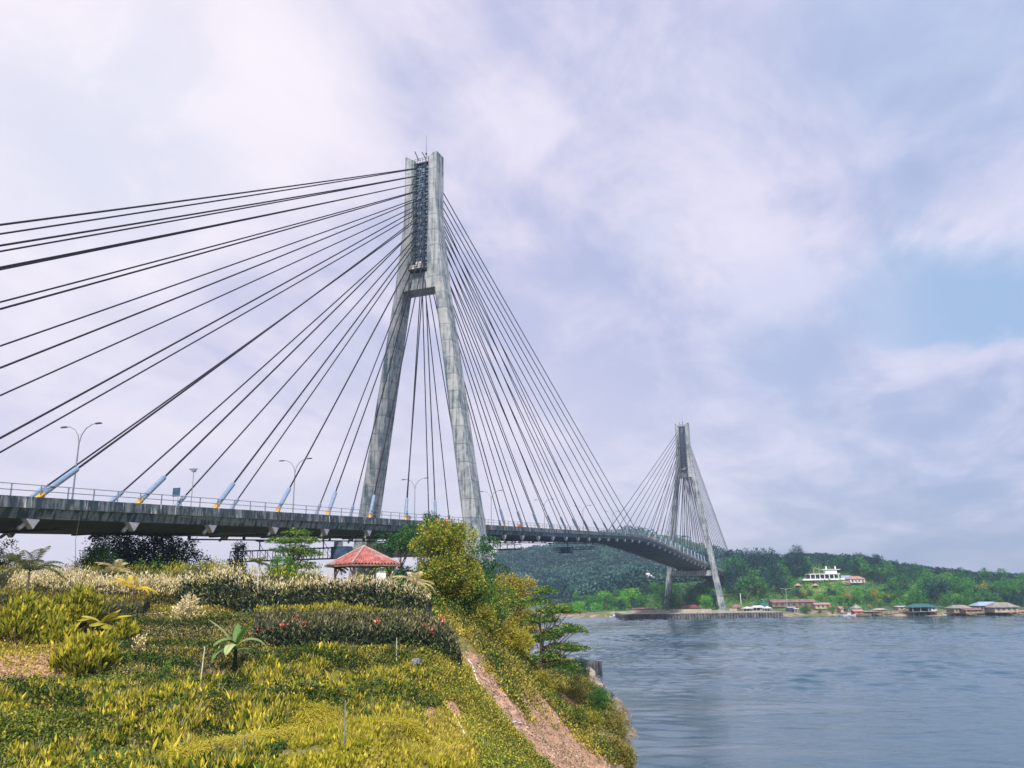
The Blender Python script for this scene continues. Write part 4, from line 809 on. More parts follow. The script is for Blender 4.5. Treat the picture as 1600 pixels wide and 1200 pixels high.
MB().tube([(0,0,-.2),(.1,0,2),(-.1,.1,4.),(.05,.1,6.2)],[.04,.03,.02,.01],5).tube([(0,0,1.8),(.5,-.5,2.6)],.015,4).tube([(0,0,2.0),(-.4,.5,2.5)],.012,4).build('trunk',TRUNK,r)
l=leaves(rng.normal(size=(26,3))*.22+np.array([.4,-.4,2.5]),rdir(26),rdir(26),.22,.1,.4); link('foliage',leafmesh('foliage',l,LM['deep']),r)
# bushes down the river bank
bank=[(905,1065,3.0,3.4,'deep','dark bush at the left end of the river wall',41),(905,1100,3.4,2.6,'olive','olive bush above the footpath on the river bank',42),(935,1120,2.8,3.0,'green','dark green rounded bush on the river bank below the wall',43),
 (962,1150,2.9,3.2,'olive','dark olive rounded bush at the water edge, farthest right on the bank',44),(925,1150,2.5,2.0,'yg','yellow-green bush on the lower river bank',45),(955,1185,2.4,1.8,'olive','olive bush at the foot of the river bank near the bottom edge',46),
 (870,1060,3.2,2.6,'olive','olive bush between the rounded yellow bush and the river wall',47),(850,1085,2.6,1.7,'yg','low yellow bush on the bank above the footpath',48),(895,1130,2.2,1.5,'creeper','small green and yellow bush right of the pink soil gully',49),(975,1200,2.,1.6,'olive','olive bush cut by the bottom edge beside the water',50)]
for px,py,w_,h_,m,lab,sd_ in bank:
    g=G(px,py); bush(g,w_,h_,m,4200,lab,sd_,.17,(.42,.4),11)
# ---- small garden things
def stake(px,py,h,label,name='garden_stake',r_=.03,lean=0.,m=None,catg='stake'):
    g=G(px,py); o=MB().tube([(0,0,-.2),(lean,0,h)],[r_,r_*.8],6).tube([(lean,0,h),(lean,0,h+.03)],[r_*.9,r_*.5],6).build(name,m or BAMB,None,loc=place(g)); return tag(o,label,catg)
stake(369,958,2.6,'thin pale stake in front of the tall dark hedge, left of the slim palm',r_=.025)
stake(597,962,2.7,'thin white stake in front of the tall dark hedge below the pavilion',r_=.035,m=WHITE)
stake(619,1040,1.45,'thin pale stake in front of the lower hedge',r_=.025)
stake(311,1082,2.0,'leaning pale stake left of the banana plant',r_=.03,lean=.15)
stake(537,1170,1.6,'thin grey-green stake standing in the creeper at the bottom centre',r_=.028,m=STEEL)
def pipe(a,b,label,r_=.05,m=None,name='pipe',sag=0.):
    g1=place(G(*a)); g2=place(G(*b)); g1[2]+=.12; g2[2]+=.12; n=7; pts=[g1+(g2-g1)*t for t in np.linspace(0,1,n)]
    for p in pts[1:-1]: L,D=LD(p[0],p[1]); p[2]=max(p[2],float(gz(L,D))+.08)
    o=MB().tube([tuple(p-g1) for p in pts],r_,7).build(name,m or WHITE,None,loc=g1); return tag(o,label,'pipe')
pipe((732,1036),(762,1108),'long white pipe lying down the top of the pink soil gully',.055)
pipe((797,1134),(814,1134),'short white pipe lying across the middle of the gully',.06)
pipe((712,1128),(742,1182),'white pipe running down the bank left of the gully',.05)
pipe((140,972),(262,960),'white hose lying along the terrace above the bare soil',.022)
g=G(649,1046); o=MB().loft([[(r*math.cos(k*.9)*.42,r*math.sin(k*.9)*.3,z) for k in range(7)] for r,z in ((.7,-.1),(1,.08),(.95,.24),(.55,.36))]).build('rock',mat('grey_stone',(.24,.25,.27),.9,var=.4,vs=4),None,loc=place(g)); tag(o,'grey rock in the yellow plants below the right end of the lower hedge','rock')
# ---- red-roofed pavilion
def roofmat(name,c1,c2,sc=3.2):
    m=bpy.data.materials.new(name); m.use_nodes=True; t=NT(m.node_tree); pos=t.n('TexCoord').outputs['Object']; n=t.noise(pos,2.2,6,.65); n2=t.noise(pos,.6,4,.6)
    c=t.mix(t.ss(n,.38,.6),c1,c2); c=t.mix(t.ss(n2,.55,.72),c,(.30,.24,.24)); b=t.n('BsdfPrincipled',ins={'Base Color':c,'Roughness':.8}); t.n('OutputMaterial',ins={0:b.outputs[0]}); return m
RT=roofmat('red_clay_tile',(.44,.14,.12),(.20,.06,.06)); RIDGE=mat('pale_ridge_tile',(.44,.30,.26),.8,var=.4,vs=5)
gp_=at(563,63); pv=thing('pavilion','small open garden pavilion with a red tiled hip roof above the tall dark hedge','pavilion',place(gp_),HEAD+math.radians(38))
Zg=float(gp_[2]); ze=P(563,883,63)[2]-Zg; zp=P(563,856,63)[2]-Zg; hw=2.02
def tiled(a,b,c_,n=15):
    """corrugated tile rows on one triangular slope: eave a-b, peak c_"""
    a,b,c_=map(Vector,(a,b,c_)); nn=(b-a).cross(c_-a).normalized(); nn=nn if nn.z>0 else -nn; mb=MB(); mid=(a+b)/2; up_=(c_-mid); wd=(b-a)
    N=n*4; rows=9; vs=[];fs=[]
    for j in range(rows+1):
        t=j/rows
        for i in range(N+1):
            u=i/N; p=a.lerp(b,u); e=p+up_*t; lim=1-t; off=(u-.5)*(1); q=mid+wd*(off*lim)+up_*t
            vs.append(q+nn*(.07*math.sin(u*n*2*PI)*lim+.05+(.02 if j%1==0 else 0)))
    for j in range(rows):
        for i in range(N): k=j*(N+1)+i; fs.append((k,k+1,k+N+2,k+N+1))
    mb.add(vs,fs); return mb
cor=[(-hw,-hw,ze),(hw,-hw,ze),(hw,hw,ze),(-hw,hw,ze)]; pk=(0,0,zp)
rf=MB()
for i in range(4): t_=tiled(cor[i],cor[(i+1)%4],pk); rf.add(t_.v,t_.f)
roof=rf.build('roof',RT,pv,smooth=True)
mb=MB()
for i in range(4): mb.tube([Vector(cor[i])+Vector((0,0,.05)),Vector(pk)+Vector((0,0,.12))],.10,6)
mb.tube([(0,0,zp),(0,0,zp+.22)],[.16,.08],8); mb.build('ridge_cap',RIDGE,roof)
mb=MB()
for i in range(4): a=Vector(cor[i]);b=Vector(cor[(i+1)%4]); mb.tube([a-Vector((0,0,.07)),b-Vector((0,0,.07))],.085,4)
mb.build('fascia_board',WOOD,roof); MB().box((0,0,ze-.05),(2*hw-.3,2*hw-.3,.05)).build('ceiling',WOOD,roof)
for sx_,sy_ in ((-1,-1),(1,-1),(1,1),(-1,1)):
    MB().box((sx_*1.55,sy_*1.55,ze/2-.15),(.17,.17,ze+.2)).build('post',mat('post_paint',(.34,.25,.22),.7,var=.3,vs=3),pv)
    MB().tube([(sx_*1.55,sy_*1.55,ze-.9),(sx_*.75,sy_*1.55,ze-.1)],.05,4).build('brace',WOOD,pv)
MB().box((0,0,.1),(3.9,3.9,.5)).build('floor_slab',mat('slab',(.45,.42,.4),.85,var=.2),pv)
for sy_ in (-1.55,1.55): MB().box((0,sy_,1.15),(3.0,.07,.09)).box((0,sy_,.8),(3.0,.06,.07)).build('rail',WOOD,pv)
b=thing('storage_box','white box with a blue panel standing in the pavilion','box',place(at(590,62.4)),HEAD+.3); b.location.z+=.6
MB().box((0,0,.8),(1.0,.7,1.6)).build('body',WHITE,b); MB().box((0,0,1.63),(1.08,.78,.07)).build('lid',STEEL,b); MB().box((0,-.36,.5),(.7,.02,.5)).build('panel',SLEEVE,b)
# ---- river wall of the near pylon
def pilewall(name,label,pts,ztop,zbot,pitch=.8,dep=.35,cap=True):
    o=thing(name,label,'wall',(pts[0][0],pts[0][1],ztop)); mb=MB(); prof_=[]
    for i in range(len(pts)-1):
        a=Vector(pts[i]+(0,))if len(pts[i])==2 else Vector(pts[i]); b=Vector(pts[i+1]+(0,)) if len(pts[i+1])==2 else Vector(pts[i+1]); d=(b-a); L=d.length; d.normalize(); n=Vector((d.y,-d.x,0)); k=int(L/pitch)
        for j in range(k):
            s0=j*pitch
            for ds,off in ((0,0),(.28,0),(.36,dep),(.72,dep)): prof_.append(a+d*(s0+ds*pitch/.8)+n*off)
    vs=[];fs=[]; o0=Vector((pts[0][0],pts[0][1],ztop))
    for p in prof_: vs+= [(p.x-o0.x,p.y-o0.y,zbot-ztop),(p.x-o0.x,p.y-o0.y,0)]
    for i in range(len(prof_)-1): a=i*2; fs.append((a,a+2,a+3,a+1))
    mb.add(vs,fs).build('sheet_piles',PILE,o)
    if cap:
        c=MB(); P2=[Vector((p[0]-o0.x,p[1]-o0.y,.06)) for p in pts]
        for a,b in zip(P2[:-1],P2[1:]):
            d=(b-a); c.box(((a+b)/2),(d.length+.5,.75,.4),math.atan2(d.y,d.x))
        c.build('cap_beam',mat('cap_concrete',(.34,.31,.30),.9,var=.5,vs=.8),o)
    return o
def w2(L,D): p=W(L,D); return (float(p[0]),float(p[1]))
pilewall('river_wall','short curved dark sheet pile wall on the near bank beside the bushes',[w2(4,158.5),w2(9,158.8),w2(13,157.5),w2(15.2,154.5),w2(15.6,151)],4.3,0,.9,.4,False)
MB_=MB().box((0,0,0),(9.5,6.5,1.2)); o=MB_.build('bank_platform',mat('bank_concrete',(.40,.34,.30),.9,var=.5,vs=.7,bump=.4),None,loc=W(10.4,151.5,2.55)); o.rotation_euler=(0,0,HEAD); tag(o,'pale concrete and rubble platform inside the curved sheet pile wall','platform')
o=MB().box((0,0,0),(16,1.4,.5)).box((0,.5,.3),(16,.25,.2)).build('river_footpath',mat('bank_concrete',(.4,.34,.3)),None,loc=W(11.6,139,2.5)); o.rotation_euler=(0,math.radians(1),HEAD+.12); tag(o,'narrow concrete walk on the river bank leading to the curved wall','path')
# ------------------------------------------------------------------ far shore
def fat(px,D): 
    L=(px-800)/F*D*.972; 
    for _ in range(3):
        z=float(fz(L,D)); p=W(L,D,z)-CAM; x=800+F*(p@RX)/(p@Fv); L+=(px-x)/F*D
    return L,D,float(fz(L,D))
platL=[(55,431),(133,429)]
pilewall('quay_wall','long ribbed sheet pile quay wall in front of the far pylon',[w2(55.8,470),w2(55.6,431),w2(98,430.9),w2(137.2,430.9),w2(137.3,448)],4.35,-.5,1.5,.8)
# canopies shared by the far trees
def farcrown(seed,w,h,m,n,leaf,tone,flat=.9):
    lb=blobs(w,h,11,.30,.26,seed,flat,.35); return leafmesh('crown',crown(lb,n,leaf,leaf*.62,.3,.8,tone),LM[m])
def fartrunk(seed,h):
    R=random.Random(seed); mb=MB(); mb.tube([(0,0,-1),(R.uniform(-.3,.3),R.uniform(-.3,.3),h*.35),(R.uniform(-.5,.5),0,h*.72)],[.3,.22,.1],6)
    for i in range(4): a=R.random()*6.28; mb.tube([(0,0,h*.3),(math.cos(a)*h*.12,math.sin(a)*h*.12,h*.5),(math.cos(a)*h*.22,math.sin(a)*h*.22,h*.68)],[.14,.09,.04],5)
    me=mb.build('trunk',TRUNK); d=me.data; bpy.data.objects.remove(me); return d
FT=[]
for i,(w_,h_,m,n,tn) in enumerate(((9,9.5,'far1',1500,(.55,.5)),(8,8.5,'far1',1300,(.6,.4)),(10,10.5,'far2',1700,(.45,.4)),(8,9.5,'far2',1300,(.6,.45)),(8,7.5,'far3',1300,(.45,.5)),(7,7,'far4',1000,(.4,.5)),(11,9,'far1',1700,(.35,.45)),(10,12,'far2',1700,(.35,.4)),(19,12,'far2',4200,(.4,.55)),(15,11,'far1',3400,(.25,.5)))):
    FT.append((farcrown(60+i,w_,h_,m,n,.55,tn),fartrunk(i,h_),m))
KIND={'far1':('green tree on the far wooded shore','dense green trees on the far shore'),'far2':('dark blue-green tree on the far wooded shore','dark blue-green trees on the far shore'),'far3':('bright green tree on the far shore','bright green trees on the far shore'),'far4':('yellowish tree on the far shore','yellowish trees on the far shore')}
occupied=[]
def ftree(L,D,k,sc,label=None,sz=None):
    me,tr,m=FT[k]; lb,gr=KIND[m]; o=thing('tree',label or lb,'tree',W(L,D,float(fz(L,D))-.2),random.random()*6.28,None if label else gr)
    o.scale=(sc,sc,(sz or sc)*random.uniform(.88,1.12)); link('crown',me,o); link('trunk',tr,o); return o
ntree=0
def near_any(L,D):
    return any(abs(L-a)<b and abs(D-c)<d for a,b,c,d in occupied)
def keepout(px,D,hl,hd): g=fat(px,D); occupied.append((g[0],hl,D,hd))
for k in ((1290,545,26,13),(1290,520,26,18),(1246,522,12,14),(1274,522,12,14),(1336,532,16,14),(1336,515,14,10),(1440,425,14,8),(1015,610,9,12),(1215,610,20,8),(1245,470,22,12),(1180,462,20,14),(1080,470,14,12),(1535,412,34,9)): keepout(*k)
R_=random.Random(4)
ADJ={'far1':'green','far2':'dark blue-green','far3':'bright green','far4':'yellowish'}
def scatter(poly,n,ks,s0,s1,mind=5.5,reg='on the far shore'):
    """poly in (L,D)"""
    global ntree
    pts=[]; lo=np.min(poly,0);hi_=np.max(poly,0); tries=0
    while len(pts)<n and tries<n*30:
        tries+=1; q=(R_.uniform(lo[0],hi_[0]),R_.uniform(lo[1],hi_[1]))
        if not inpoly(np.array([q]),poly)[0] or near_any(*q): continue
        if any((q[0]-a)**2+(q[1]-b)**2<mind**2 for a,b in pts): continue
        pts.append(q); k_=R_.choice(ks); o_=ftree(q[0],q[1],k_,R_.uniform(s0,s1)); ntree+=1; o_['label']=ADJ[FT[k_][2]]+' tree '+reg; o_['group']=ADJ[FT[k_][2]]+' trees '+reg
def col(px,D): g=fat(px,D); return (g[0],g[1])
# wooded shore behind the far pylon and up the hill
scatter([col(1135,520),col(1135,620),col(1262,620),col(1262,560),col(1225,545),col(1225,505),col(1150,500)],46,[2,7,3,2,0],1.0,1.45,6.,reg='on the wooded slope right behind the far pylon')
scatter([col(1310,560),col(1315,600),col(1395,600),col(1400,530),col(1350,525)],26,[0,6,2,3,7],.8,1.2,6,reg='on the ridge right of the hillside building')
scatter([col(1230,480),col(1225,512),col(1330,515),col(1400,500),col(1400,452),col(1300,470)],42,[0,1,4,5,3,4],.45,.75,4.5,reg='on the low slope above the shore huts')
scatter([col(1385,452),col(1385,600),col(1480,590),col(1620,590),col(1620,430),col(1500,432),col(1440,440)],86,[0,6,3,1,2,4,0],.7,1.15,6.2,reg='on the right-hand hillside above the stilt houses')
scatter([col(895,500),col(895,560),col(1000,580),col(1060,560),col(1130,520),col(1130,495),col(1045,500),col(990,492)],44,[0,1,4,3,6],.65,1.15,6,reg='on the shore left of the far pylon')
scatter([col(990,560),col(985,606),col(1045,606),col(1045,560)],10,[0,4,2],.7,.95,5,reg='around the white house near the far pylon')
scatter([col(1225,540),col(1235,530),col(1330,530),col(1345,545)],9,[0,3,4],.45,.6,4,reg='on the bright slope under the hillside building')
scatter([col(1160,452),col(1290,450),col(1400,446),col(1400,452),col(1290,460),col(1160,466)],16,[1,4,0,5],.3,.5,4,reg='in the line of low trees along the shore huts')
scatter([col(1450,428),col(1480,424),col(1620,424),col(1620,430),col(1480,432)],10,[1,2,0],.55,.9,4,reg='right behind the stilt houses at the water')
scatter([col(900,497),col(905,530),col(975,520),col(975,492)],12,[4,1,4,0],.6,.95,5,reg='at the left tip of the far shore')
for px,D,k,sc,lb in ((1468,447,2,1.5,'largest dark tree on the right shore, behind the teal-roofed stilt house'),(1505,575,7,.9,'lone umbrella-shaped tree standing above the right-hand ridge'),(985,520,4,1.5,'bright green tree on the far shore left of the far pylon'),(1540,470,5,1.2,'yellow-green tree above the grey-roofed stilt houses'),(1325,480,5,.9,'orange-yellow tree on the far slope below the red-roofed house'),(1368,478,5,.9,'yellow-brown tree on the far slope left of the pink shed'),(1258,452,1,.5,'small round tree beside the long brown-roofed building')):
    g=fat(px,D); ftree(g[0],D,k,sc,lb); ntree+=1
for px,D,pyt,k,lb in ((1150,560,866,9,'leftmost broad-crowned dark tree on the ridge right of the far pylon'),(1176,585,859,8,'second broad-crowned dark tree on the ridge, tallest of the row'),(1205,600,858,8,'third broad-crowned dark tree on the ridge above the long white building'),(1236,595,861,8,'rightmost broad-crowned dark tree on the ridge, left of the white hillside building'),
 (1318,590,872,9,'broad green tree on the ridge just above the white hillside building'),(1343,600,863,8,'highest broad dark tree on the ridge above the red-roofed house'),(1368,590,871,9,'broad green tree on the ridge right of its highest tree'),(1410,585,884,8,'broad dark tree on the descending ridge right of the highest trees'),(1452,570,891,9,'broad green tree halfway down the descending ridge')):
    g=fat(px,D); zt=P(px,pyt,D)[2]-g[2]; s=max(.6,zt/12.8); ftree(g[0],D,k,s,lb); ntree+=1
# far hillside forest, one mass
def forest(name,label,polys,leaf,m,tone,nl):
    ls=[]
    for poly,n,r0,r1 in polys:
        poly=np.array(poly); lo=poly.min(0);hi_=poly.max(0); q=lo+(hi_-lo)*rng.random((n*3,2)); q=q[inpoly(q,poly)]; q=q[~((q[:,0]>50)&(q[:,0]<140)&(q[:,1]<490))][:n]
        z=fz(q[:,0],q[:,1]); c=np.stack([CAM[0]+R0[0]*q[:,0]+fwd[0]*q[:,1],CAM[1]+R0[1]*q[:,0]+fwd[1]*q[:,1],z],1); k=nl
        r=r0+(r1-r0)*rng.random(len(q)); idx=np.repeat(np.arange(len(q)),k); d=rdir(len(idx)); d[:,2]=np.abs(d[:,2])*1.0-.25; rr=r[idx][:,None]
        p=c[idx]+d*rr*np.array([1,1,1.05])+np.array([0,0,1])*rr*.75; ax=d+rdir(len(idx))*.7
        tv=tone[0]+(rng.random(len(q))-.5)[idx]*tone[1]*1.5+(rng.random(len(idx))-.5)*tone[1]+.22*fbm(q[:,0],q[:,1],60,4,71)[idx]
        ls.append(leaves(p,ax,rdir(len(idx)),leaf*rr[:,0],leaf*rr[:,0]*.7,tv))
    return tag(link(name,leafmesh(name,cat(ls),LM[m])),label,'forest',kind='stuff')
forest('forest','hazy blue-green forest covering the distant hill beyond the bridge',[([col(780,700),col(780,1250),col(900,1330),col(1010,1360),col(1240,1300),col(1240,900),col(1130,640),col(1000,590),col(900,590)],3400,4.2,8.5)],.34,'hill',(.5,.9),74)
forest('forest','dark green forest filling the right-hand ridge behind the shore trees',[([col(1130,600),col(1130,700),col(1420,690),col(1700,690),col(1700,560),col(1480,560),col(1400,575),col(1300,600)],900,2.6,4.2),([col(1640,430),col(1640,600),col(1800,600),col(1800,420)],250,3,5)],.36,'far2',(.5,.5),60)
qs=[([col(1135,500),col(1135,640),col(1640,600),col(1640,425),col(1440,436),col(1300,470),col(1230,480),col(1160,490)],5200,.7,1.7),([col(880,490),col(890,640),col(1130,600),col(1130,485),col(1000,485)],1500,.7,1.8)]
forest('undergrowth','green undergrowth between the trees of the far shore',qs,.55,'far1',(.62,.5),16)
# ---- houses and sheds across the water
FW=mat('sun_bleached_white',(.58,.58,.60),.7,var=.3,vs=.5)
PAL=dict(white=FW,teal=mat('teal_roof_sheet',(.02,.12,.13),.5,var=.3,vs=.8),red=mat('red_roof_sheet',(.55,.12,.10),.7,var=.35,vs=.5),pink=mat('faded_pink_sheet',(.46,.24,.22),.7,var=.3,vs=.6),
 rust=mat('rusty_roof_sheet',(.26,.14,.12),.8,var=.45,vs=.5),grey=mat('grey_roof_sheet',(.30,.27,.25),.8,var=.4,vs=.4),pblue=mat('pale_blue_roof_sheet',(.30,.40,.54),.45,var=.15),tan=mat('tan_board_wall',(.30,.25,.18),.85,var=.4,vs=.7),
 dark=mat('dark_interior',(.03,.035,.05),.6),brown=mat('brown_board',(.20,.15,.12),.85,var=.4,vs=.8),maroon=mat('maroon_sheet',(.22,.05,.07),.7,var=.4,vs=.5),cream_w=mat('cream_wall',(.42,.37,.30),.8,var=.3,vs=.4),glass=mat('blue_glass',(.03,.06,.14),.15))
def house(px,D,w_,d_,hwall,hroof,wall,roof,label,name='house',catg='house',stilts=0,rz=0.,z=None,kind='gable',nwin=3,over=.5,door=True,open_=False,zoff=0.):
    g=fat(px,D); zz_=g[2] if z is None else z; o=thing(name,label,catg,W(g[0],D,zz_+zoff),HEAD-PI/2+rz)
    w_*=.82; hwall*=.78; hroof*=.8; stilts*=.9; h0=stilts
    if stilts:
        nx=max(3,int(w_/2.2)); 
        for i in range(nx):
            for yy in (-d_/2+.2,d_/2-.2): MB().tube([(-w_/2+.2+(w_-.4)*i/(nx-1),yy,-2.6),(-w_/2+.2+(w_-.4)*i/(nx-1),yy,h0)],.13,5).build('stilt',PAL['brown'],o)
        MB().box((0,0,h0),(w_+.8,d_+1.6,.22)).build('deck',PAL['tan'],o)
    wl=MB()
    if open_:
        for i in range(max(3,int(w_/3))+1):
            n=max(3,int(w_/3)); 
            for yy in (-d_/2+.1,d_/2-.1): MB().box((-w_/2+w_*i/n,yy,h0+hwall/2),(.22,.22,hwall)).build('post',PAL['white' if wall=='white' else 'brown'],o)
        MB().box((0,d_*.2,h0+hwall*.5),(w_*.9,.15,hwall*.98)).build('wall',PAL['dark'],o)  # dark panel stands for the shaded inside of an open building
    else:
        wl.box((0,0,h0+hwall/2+.06),(w_,d_,hwall)).build('wall',PAL[wall],o)
        for i in range(nwin):
            x=-w_/2+w_*(i+.7)/(nwin+.4); f=MB().box((x,-d_/2-.03,h0+hwall*.58),(w_/(nwin+1)*.5,.08,hwall*.38)).build('window',PAL['dark'],o)
        if door: MB().box((w_*.36,-d_/2-.04,h0+hwall*.42),(.9,.08,hwall*.76)).build('door',PAL['brown'],o)
    a,b=w_/2+over,d_/2+over; z0=h0+hwall; z1=z0+hroof; mb=MB()
    if kind=='gable': v=[(-a,-b,z0),(a,-b,z0),(a,b,z0),(-a,b,z0),(-a,0,z1),(a,0,z1)]; mb.add(v,[(0,1,5,4),(2,3,4,5),(0,4,3),(1,2,5),(0,3,2,1)])
    elif kind=='hip': r_=a*.45; v=[(-a,-b,z0),(a,-b,z0),(a,b,z0),(-a,b,z0),(-a+r_*1.1,0,z1),(a-r_*1.1,0,z1)]; mb.add(v,[(0,1,5,4),(2,3,4,5),(0,4,3),(1,2,5),(0,3,2,1)])
    elif kind=='pyr': v=[(-a,-b,z0),(a,-b,z0),(a,b,z0),(-a,b,z0),(0,0,z1)]; mb.add(v,[(0,1,4),(1,2,4),(2,3,4),(3,0,4),(0,3,2,1)])
    elif kind=='flat': mb.box((0,0,z0+hroof/2),(2*a,2*b,hroof))
    elif kind=='shed': v=[(-a,-b,z0),(a,-b,z0),(a,b,z1),(-a,b,z1),(-a,-b,z0-.12),(a,-b,z0-.12),(a,b,z1-.12),(-a,b,z1-.12)]; mb.add(v,[(0,1,2,3),(7,6,5,4),(0,4,5,1),(1,5,6,2),(2,6,7,3),(3,7,4,0)])
    mb.build('roof',PAL[roof],o); return o
# white modern pavilion on the hill
g=fat(1288,540); o=thing('hilltop_restaurant','long white flat-roofed modern building on the far hillside','building',W(g[0],540,P(1288,904,540)[2]),HEAD-PI/2); o.scale=(.78,.8,.62)
MB().box((0,0,-.9),(39,10,1.6)).build('terrace',WHITE,o); MB().box((-1,0,4.6),(26,9,.7)).build('roof',WHITE,o); MB().box((-1,2,2.1),(23,4,4.2)).build('wall',PAL['glass'],o)
for i in range(7): MB().box((-12.5+3.9*i,-3.8,2.1),(.55,.55,4.3)).build('column',WHITE,o)
MB().box((6,1,6.6),(9.5,5,3.2)).build('upper_storey',WHITE,o); MB().box((6,.5,9.2),(15,6,.55)).build('upper_roof',WHITE,o)
for x in (2.6,10.2): MB().box((x,0,10),(.9,.9,5.2)).build('roof_pillar',WHITE,o)
MB().box((17,-1,1.4),(8,5,2.8)).build('annex',PAL['pblue'],o)
for i in range(11): MB().box((-18+3.6*i,-4.8,.4),(.12,.12,1.0)).build('railing_post',WHITE,o)
o2=thing('gate_frame','tan square frame standing on the left end of the white hillside building','gate',W(fat(1277,543)[0],543,P(1277,895,543)[2]),HEAD-PI/2); o2.scale=(.7,.7,.55)
for x in (-2.6,2.6): MB().box((x,0,1.5),(.8,.8,7.6)).build('post',PAL['tan'],o2)
MB().box((0,0,5.1),(6.1,.8,.8)).build('lintel',PAL['tan'],o2)
zr=P(1337,911,532)[2]; house(1337,532,11.5,7,3.2,2.2,'white','pink','white house with a faded red roof below the white hillside building',z=zr,kind='hip',nwin=4)
house(1321,528,5,4,1.6,1.2,'white','pink','small low pink-roofed annex left of the white house with the faded red roof',z=zr-.8,kind='hip',nwin=1,door=False)
for px,lb in ((1247,'left one of two small pyramid-roofed shelters on the far green slope'),(1274,'right one of two small pyramid-roofed shelters on the far green slope')):
    house(px,522,2.8,2.8,2.0,1.7,'tan','pink',lb,name='shelter',catg='shelter',z=P(px,919,522)[2],kind='pyr',open_=True,over=.9)
house(1218,612,19,6,3.0,.5,'white','white','long white building glimpsed between the trunks of the dark trees',name='building',catg='building',z=P(1218,900,612)[2],kind='flat',nwin=8)
g=P(1015,908,610); o=house(1015,610,6.4,6,3.4,.6,'cream_w','white','white two-storey house among the trees left of the far pylon',z=g[2],kind='flat',nwin=2,over=.9); MB().box((0,0,4.6),(4.2,4,2.6)).build('upper_storey',WHITE,o)
house(1385,545,14,4,1.0,.3,'brown','grey','low brown-roofed shed among the trees right of the white hillside house',name='shed',catg='shed',z=P(1376,914,545)[2],kind='shed',nwin=3)
# sheds on the quay platform
house(966,476,11,6,1.8,.6,'white','grey','long low open shed with a pale roof at the left end of the quay',name='shed',catg='shed',kind='shed',open_=True,stilts=1.0,z=1.9)
house(1005,470,14.5,6,2.2,.8,'brown','rust','long low shed with a rust-red roof on the quay left of the far pylon',name='shed',catg='shed',z=4.4,kind='gable')
house(1080,478,11,7,2.1,2.1,'brown','maroon','low hut with a maroon hip roof between the legs of the far pylon',name='hut',catg='hut',z=4.5,kind='hip')
house(1058,462,9,5,1.4,.5,'cream_w','rust','small flat rust-roofed hut left of the maroon-roofed hut',name='hut',catg='hut',z=4.5,kind='shed')
for i,(a,b_) in enumerate(((984,1040),(1052,1112),(1140,1152))):
    g1=fat(a,452);g2=fat(b_,452); o=MB(); p1=W(g1[0],452,5.2);p2=W(g2[0],452,5.2); d=Vector(p2-p1); o.box((0,0,0),(d.length,.25,1.5)).box((0,0,.8),(d.length+.2,.4,.12)); o=o.build('boundary_wall',PAL['cream_w'],None,loc=(p1+p2)/2); o.rotation_euler=(0,0,math.atan2(d.y,d.x)); tag(o,['low cream boundary wall on the quay left of the far pylon','low cream boundary wall on the quay between the far pylon legs','short cream wall block just right of the far pylon'][i],'wall')
for px,D,w_,h_,rf,lb in ((1168,462,6.5,1.7,'white','left white tent on the shore right of the far pylon'),(1184,470,9,1.9,'white','long white canopy behind the tents right of the far pylon'),(1199,455,4.8,1.7,'white','right white tent near the end of the quay wall')):
    house(px,D,w_,4,h_,1.5,'white',rf,lb,name='tent',catg='tent',kind='pyr' if w_<8 else 'hip',open_=True)
house(1150,470,6,5,2.0,2.2,'brown','rust','dark thatched hut beside the right leg of the far pylon',name='hut',catg='hut',z=4.5,kind='hip')
house(1192,488,9,8,.8,4.4,'brown','teal','large steep dark green roof behind the white tents',name='hut',catg='hut',z=5.5,kind='pyr')
house(1238,476,30,7,3.4,2.0,'brown','rust','long brown-roofed building on the shore right of the quay',name='building',catg='building',kind='gable',nwin=7)
house(1283,466,10,6,3.0,1.3,'cream_w','pink','cream house with a faded pink roof at the right end of the long brown building',kind='gable',nwin=3)
o=house(1235,458,4.6,3,2.4,.7,'glass','pblue','small blue kiosk in front of the long brown building',name='kiosk',catg='kiosk',kind='flat',nwin=2)
o=house(1244,456,3.0,2.5,2.0,.5,'white','white','small white-topped stall beside the blue kiosk',name='stall',catg='stall',kind='flat',open_=True)
# right-hand shore on stilts
zw=1.9
house(1317,452,5,5,2.8,1.4,'cream_w','pink','small pale house with a pink wall left of the red hut',z=3.0,kind='gable',nwin=1)
house(1339,440,4.6,4.5,3.2,2.4,'white','grey','small tall white house behind the red hut on the shore',z=3.0,kind='pyr',nwin=1)
house(1341,428,5.4,4.5,1.6,1.2,'red','pink','small red hut by the moored boats on the far shore',name='hut',catg='hut',z=zw,stilts=1.3,kind='gable',nwin=1)
house(1360,434,9,5,1.1,.3,'grey','grey','low dark stilt shed right of the red hut',name='shed',catg='shed',z=zw,stilts=1.4,kind='shed',open_=True)
house(1375,441,7,4,1.2,1.0,'tan','cream_w','low shed with a yellowish roof behind the pier',name='shed',catg='shed',z=3.6,kind='hip')
house(1410,440,8,5,2.6,.4,'pink','white','pink-walled shed with a white roof left of the teal-roofed house',name='shed',catg='shed',z=4.0,kind='shed',nwin=2)
house(1440,423,14.5,8,2.7,2.0,'white','teal','open stilt house with a teal hip roof standing in the water',z=zw,stilts=2.3,kind='hip',open_=True,over=1.)
o=house(1457,421,3.2,4,2.6,.3,'white','teal','small white room at the right end of the teal-roofed stilt house',z=zw,stilts=2.3,kind='flat',nwin=1,door=False,over=.1,name='room',catg='room')
house(1500,415,11,7,2.7,1.9,'tan','grey','left-hand tan stilt house with a patched grey roof',z=zw,stilts=1.7,kind='hip',nwin=4,over=.7)
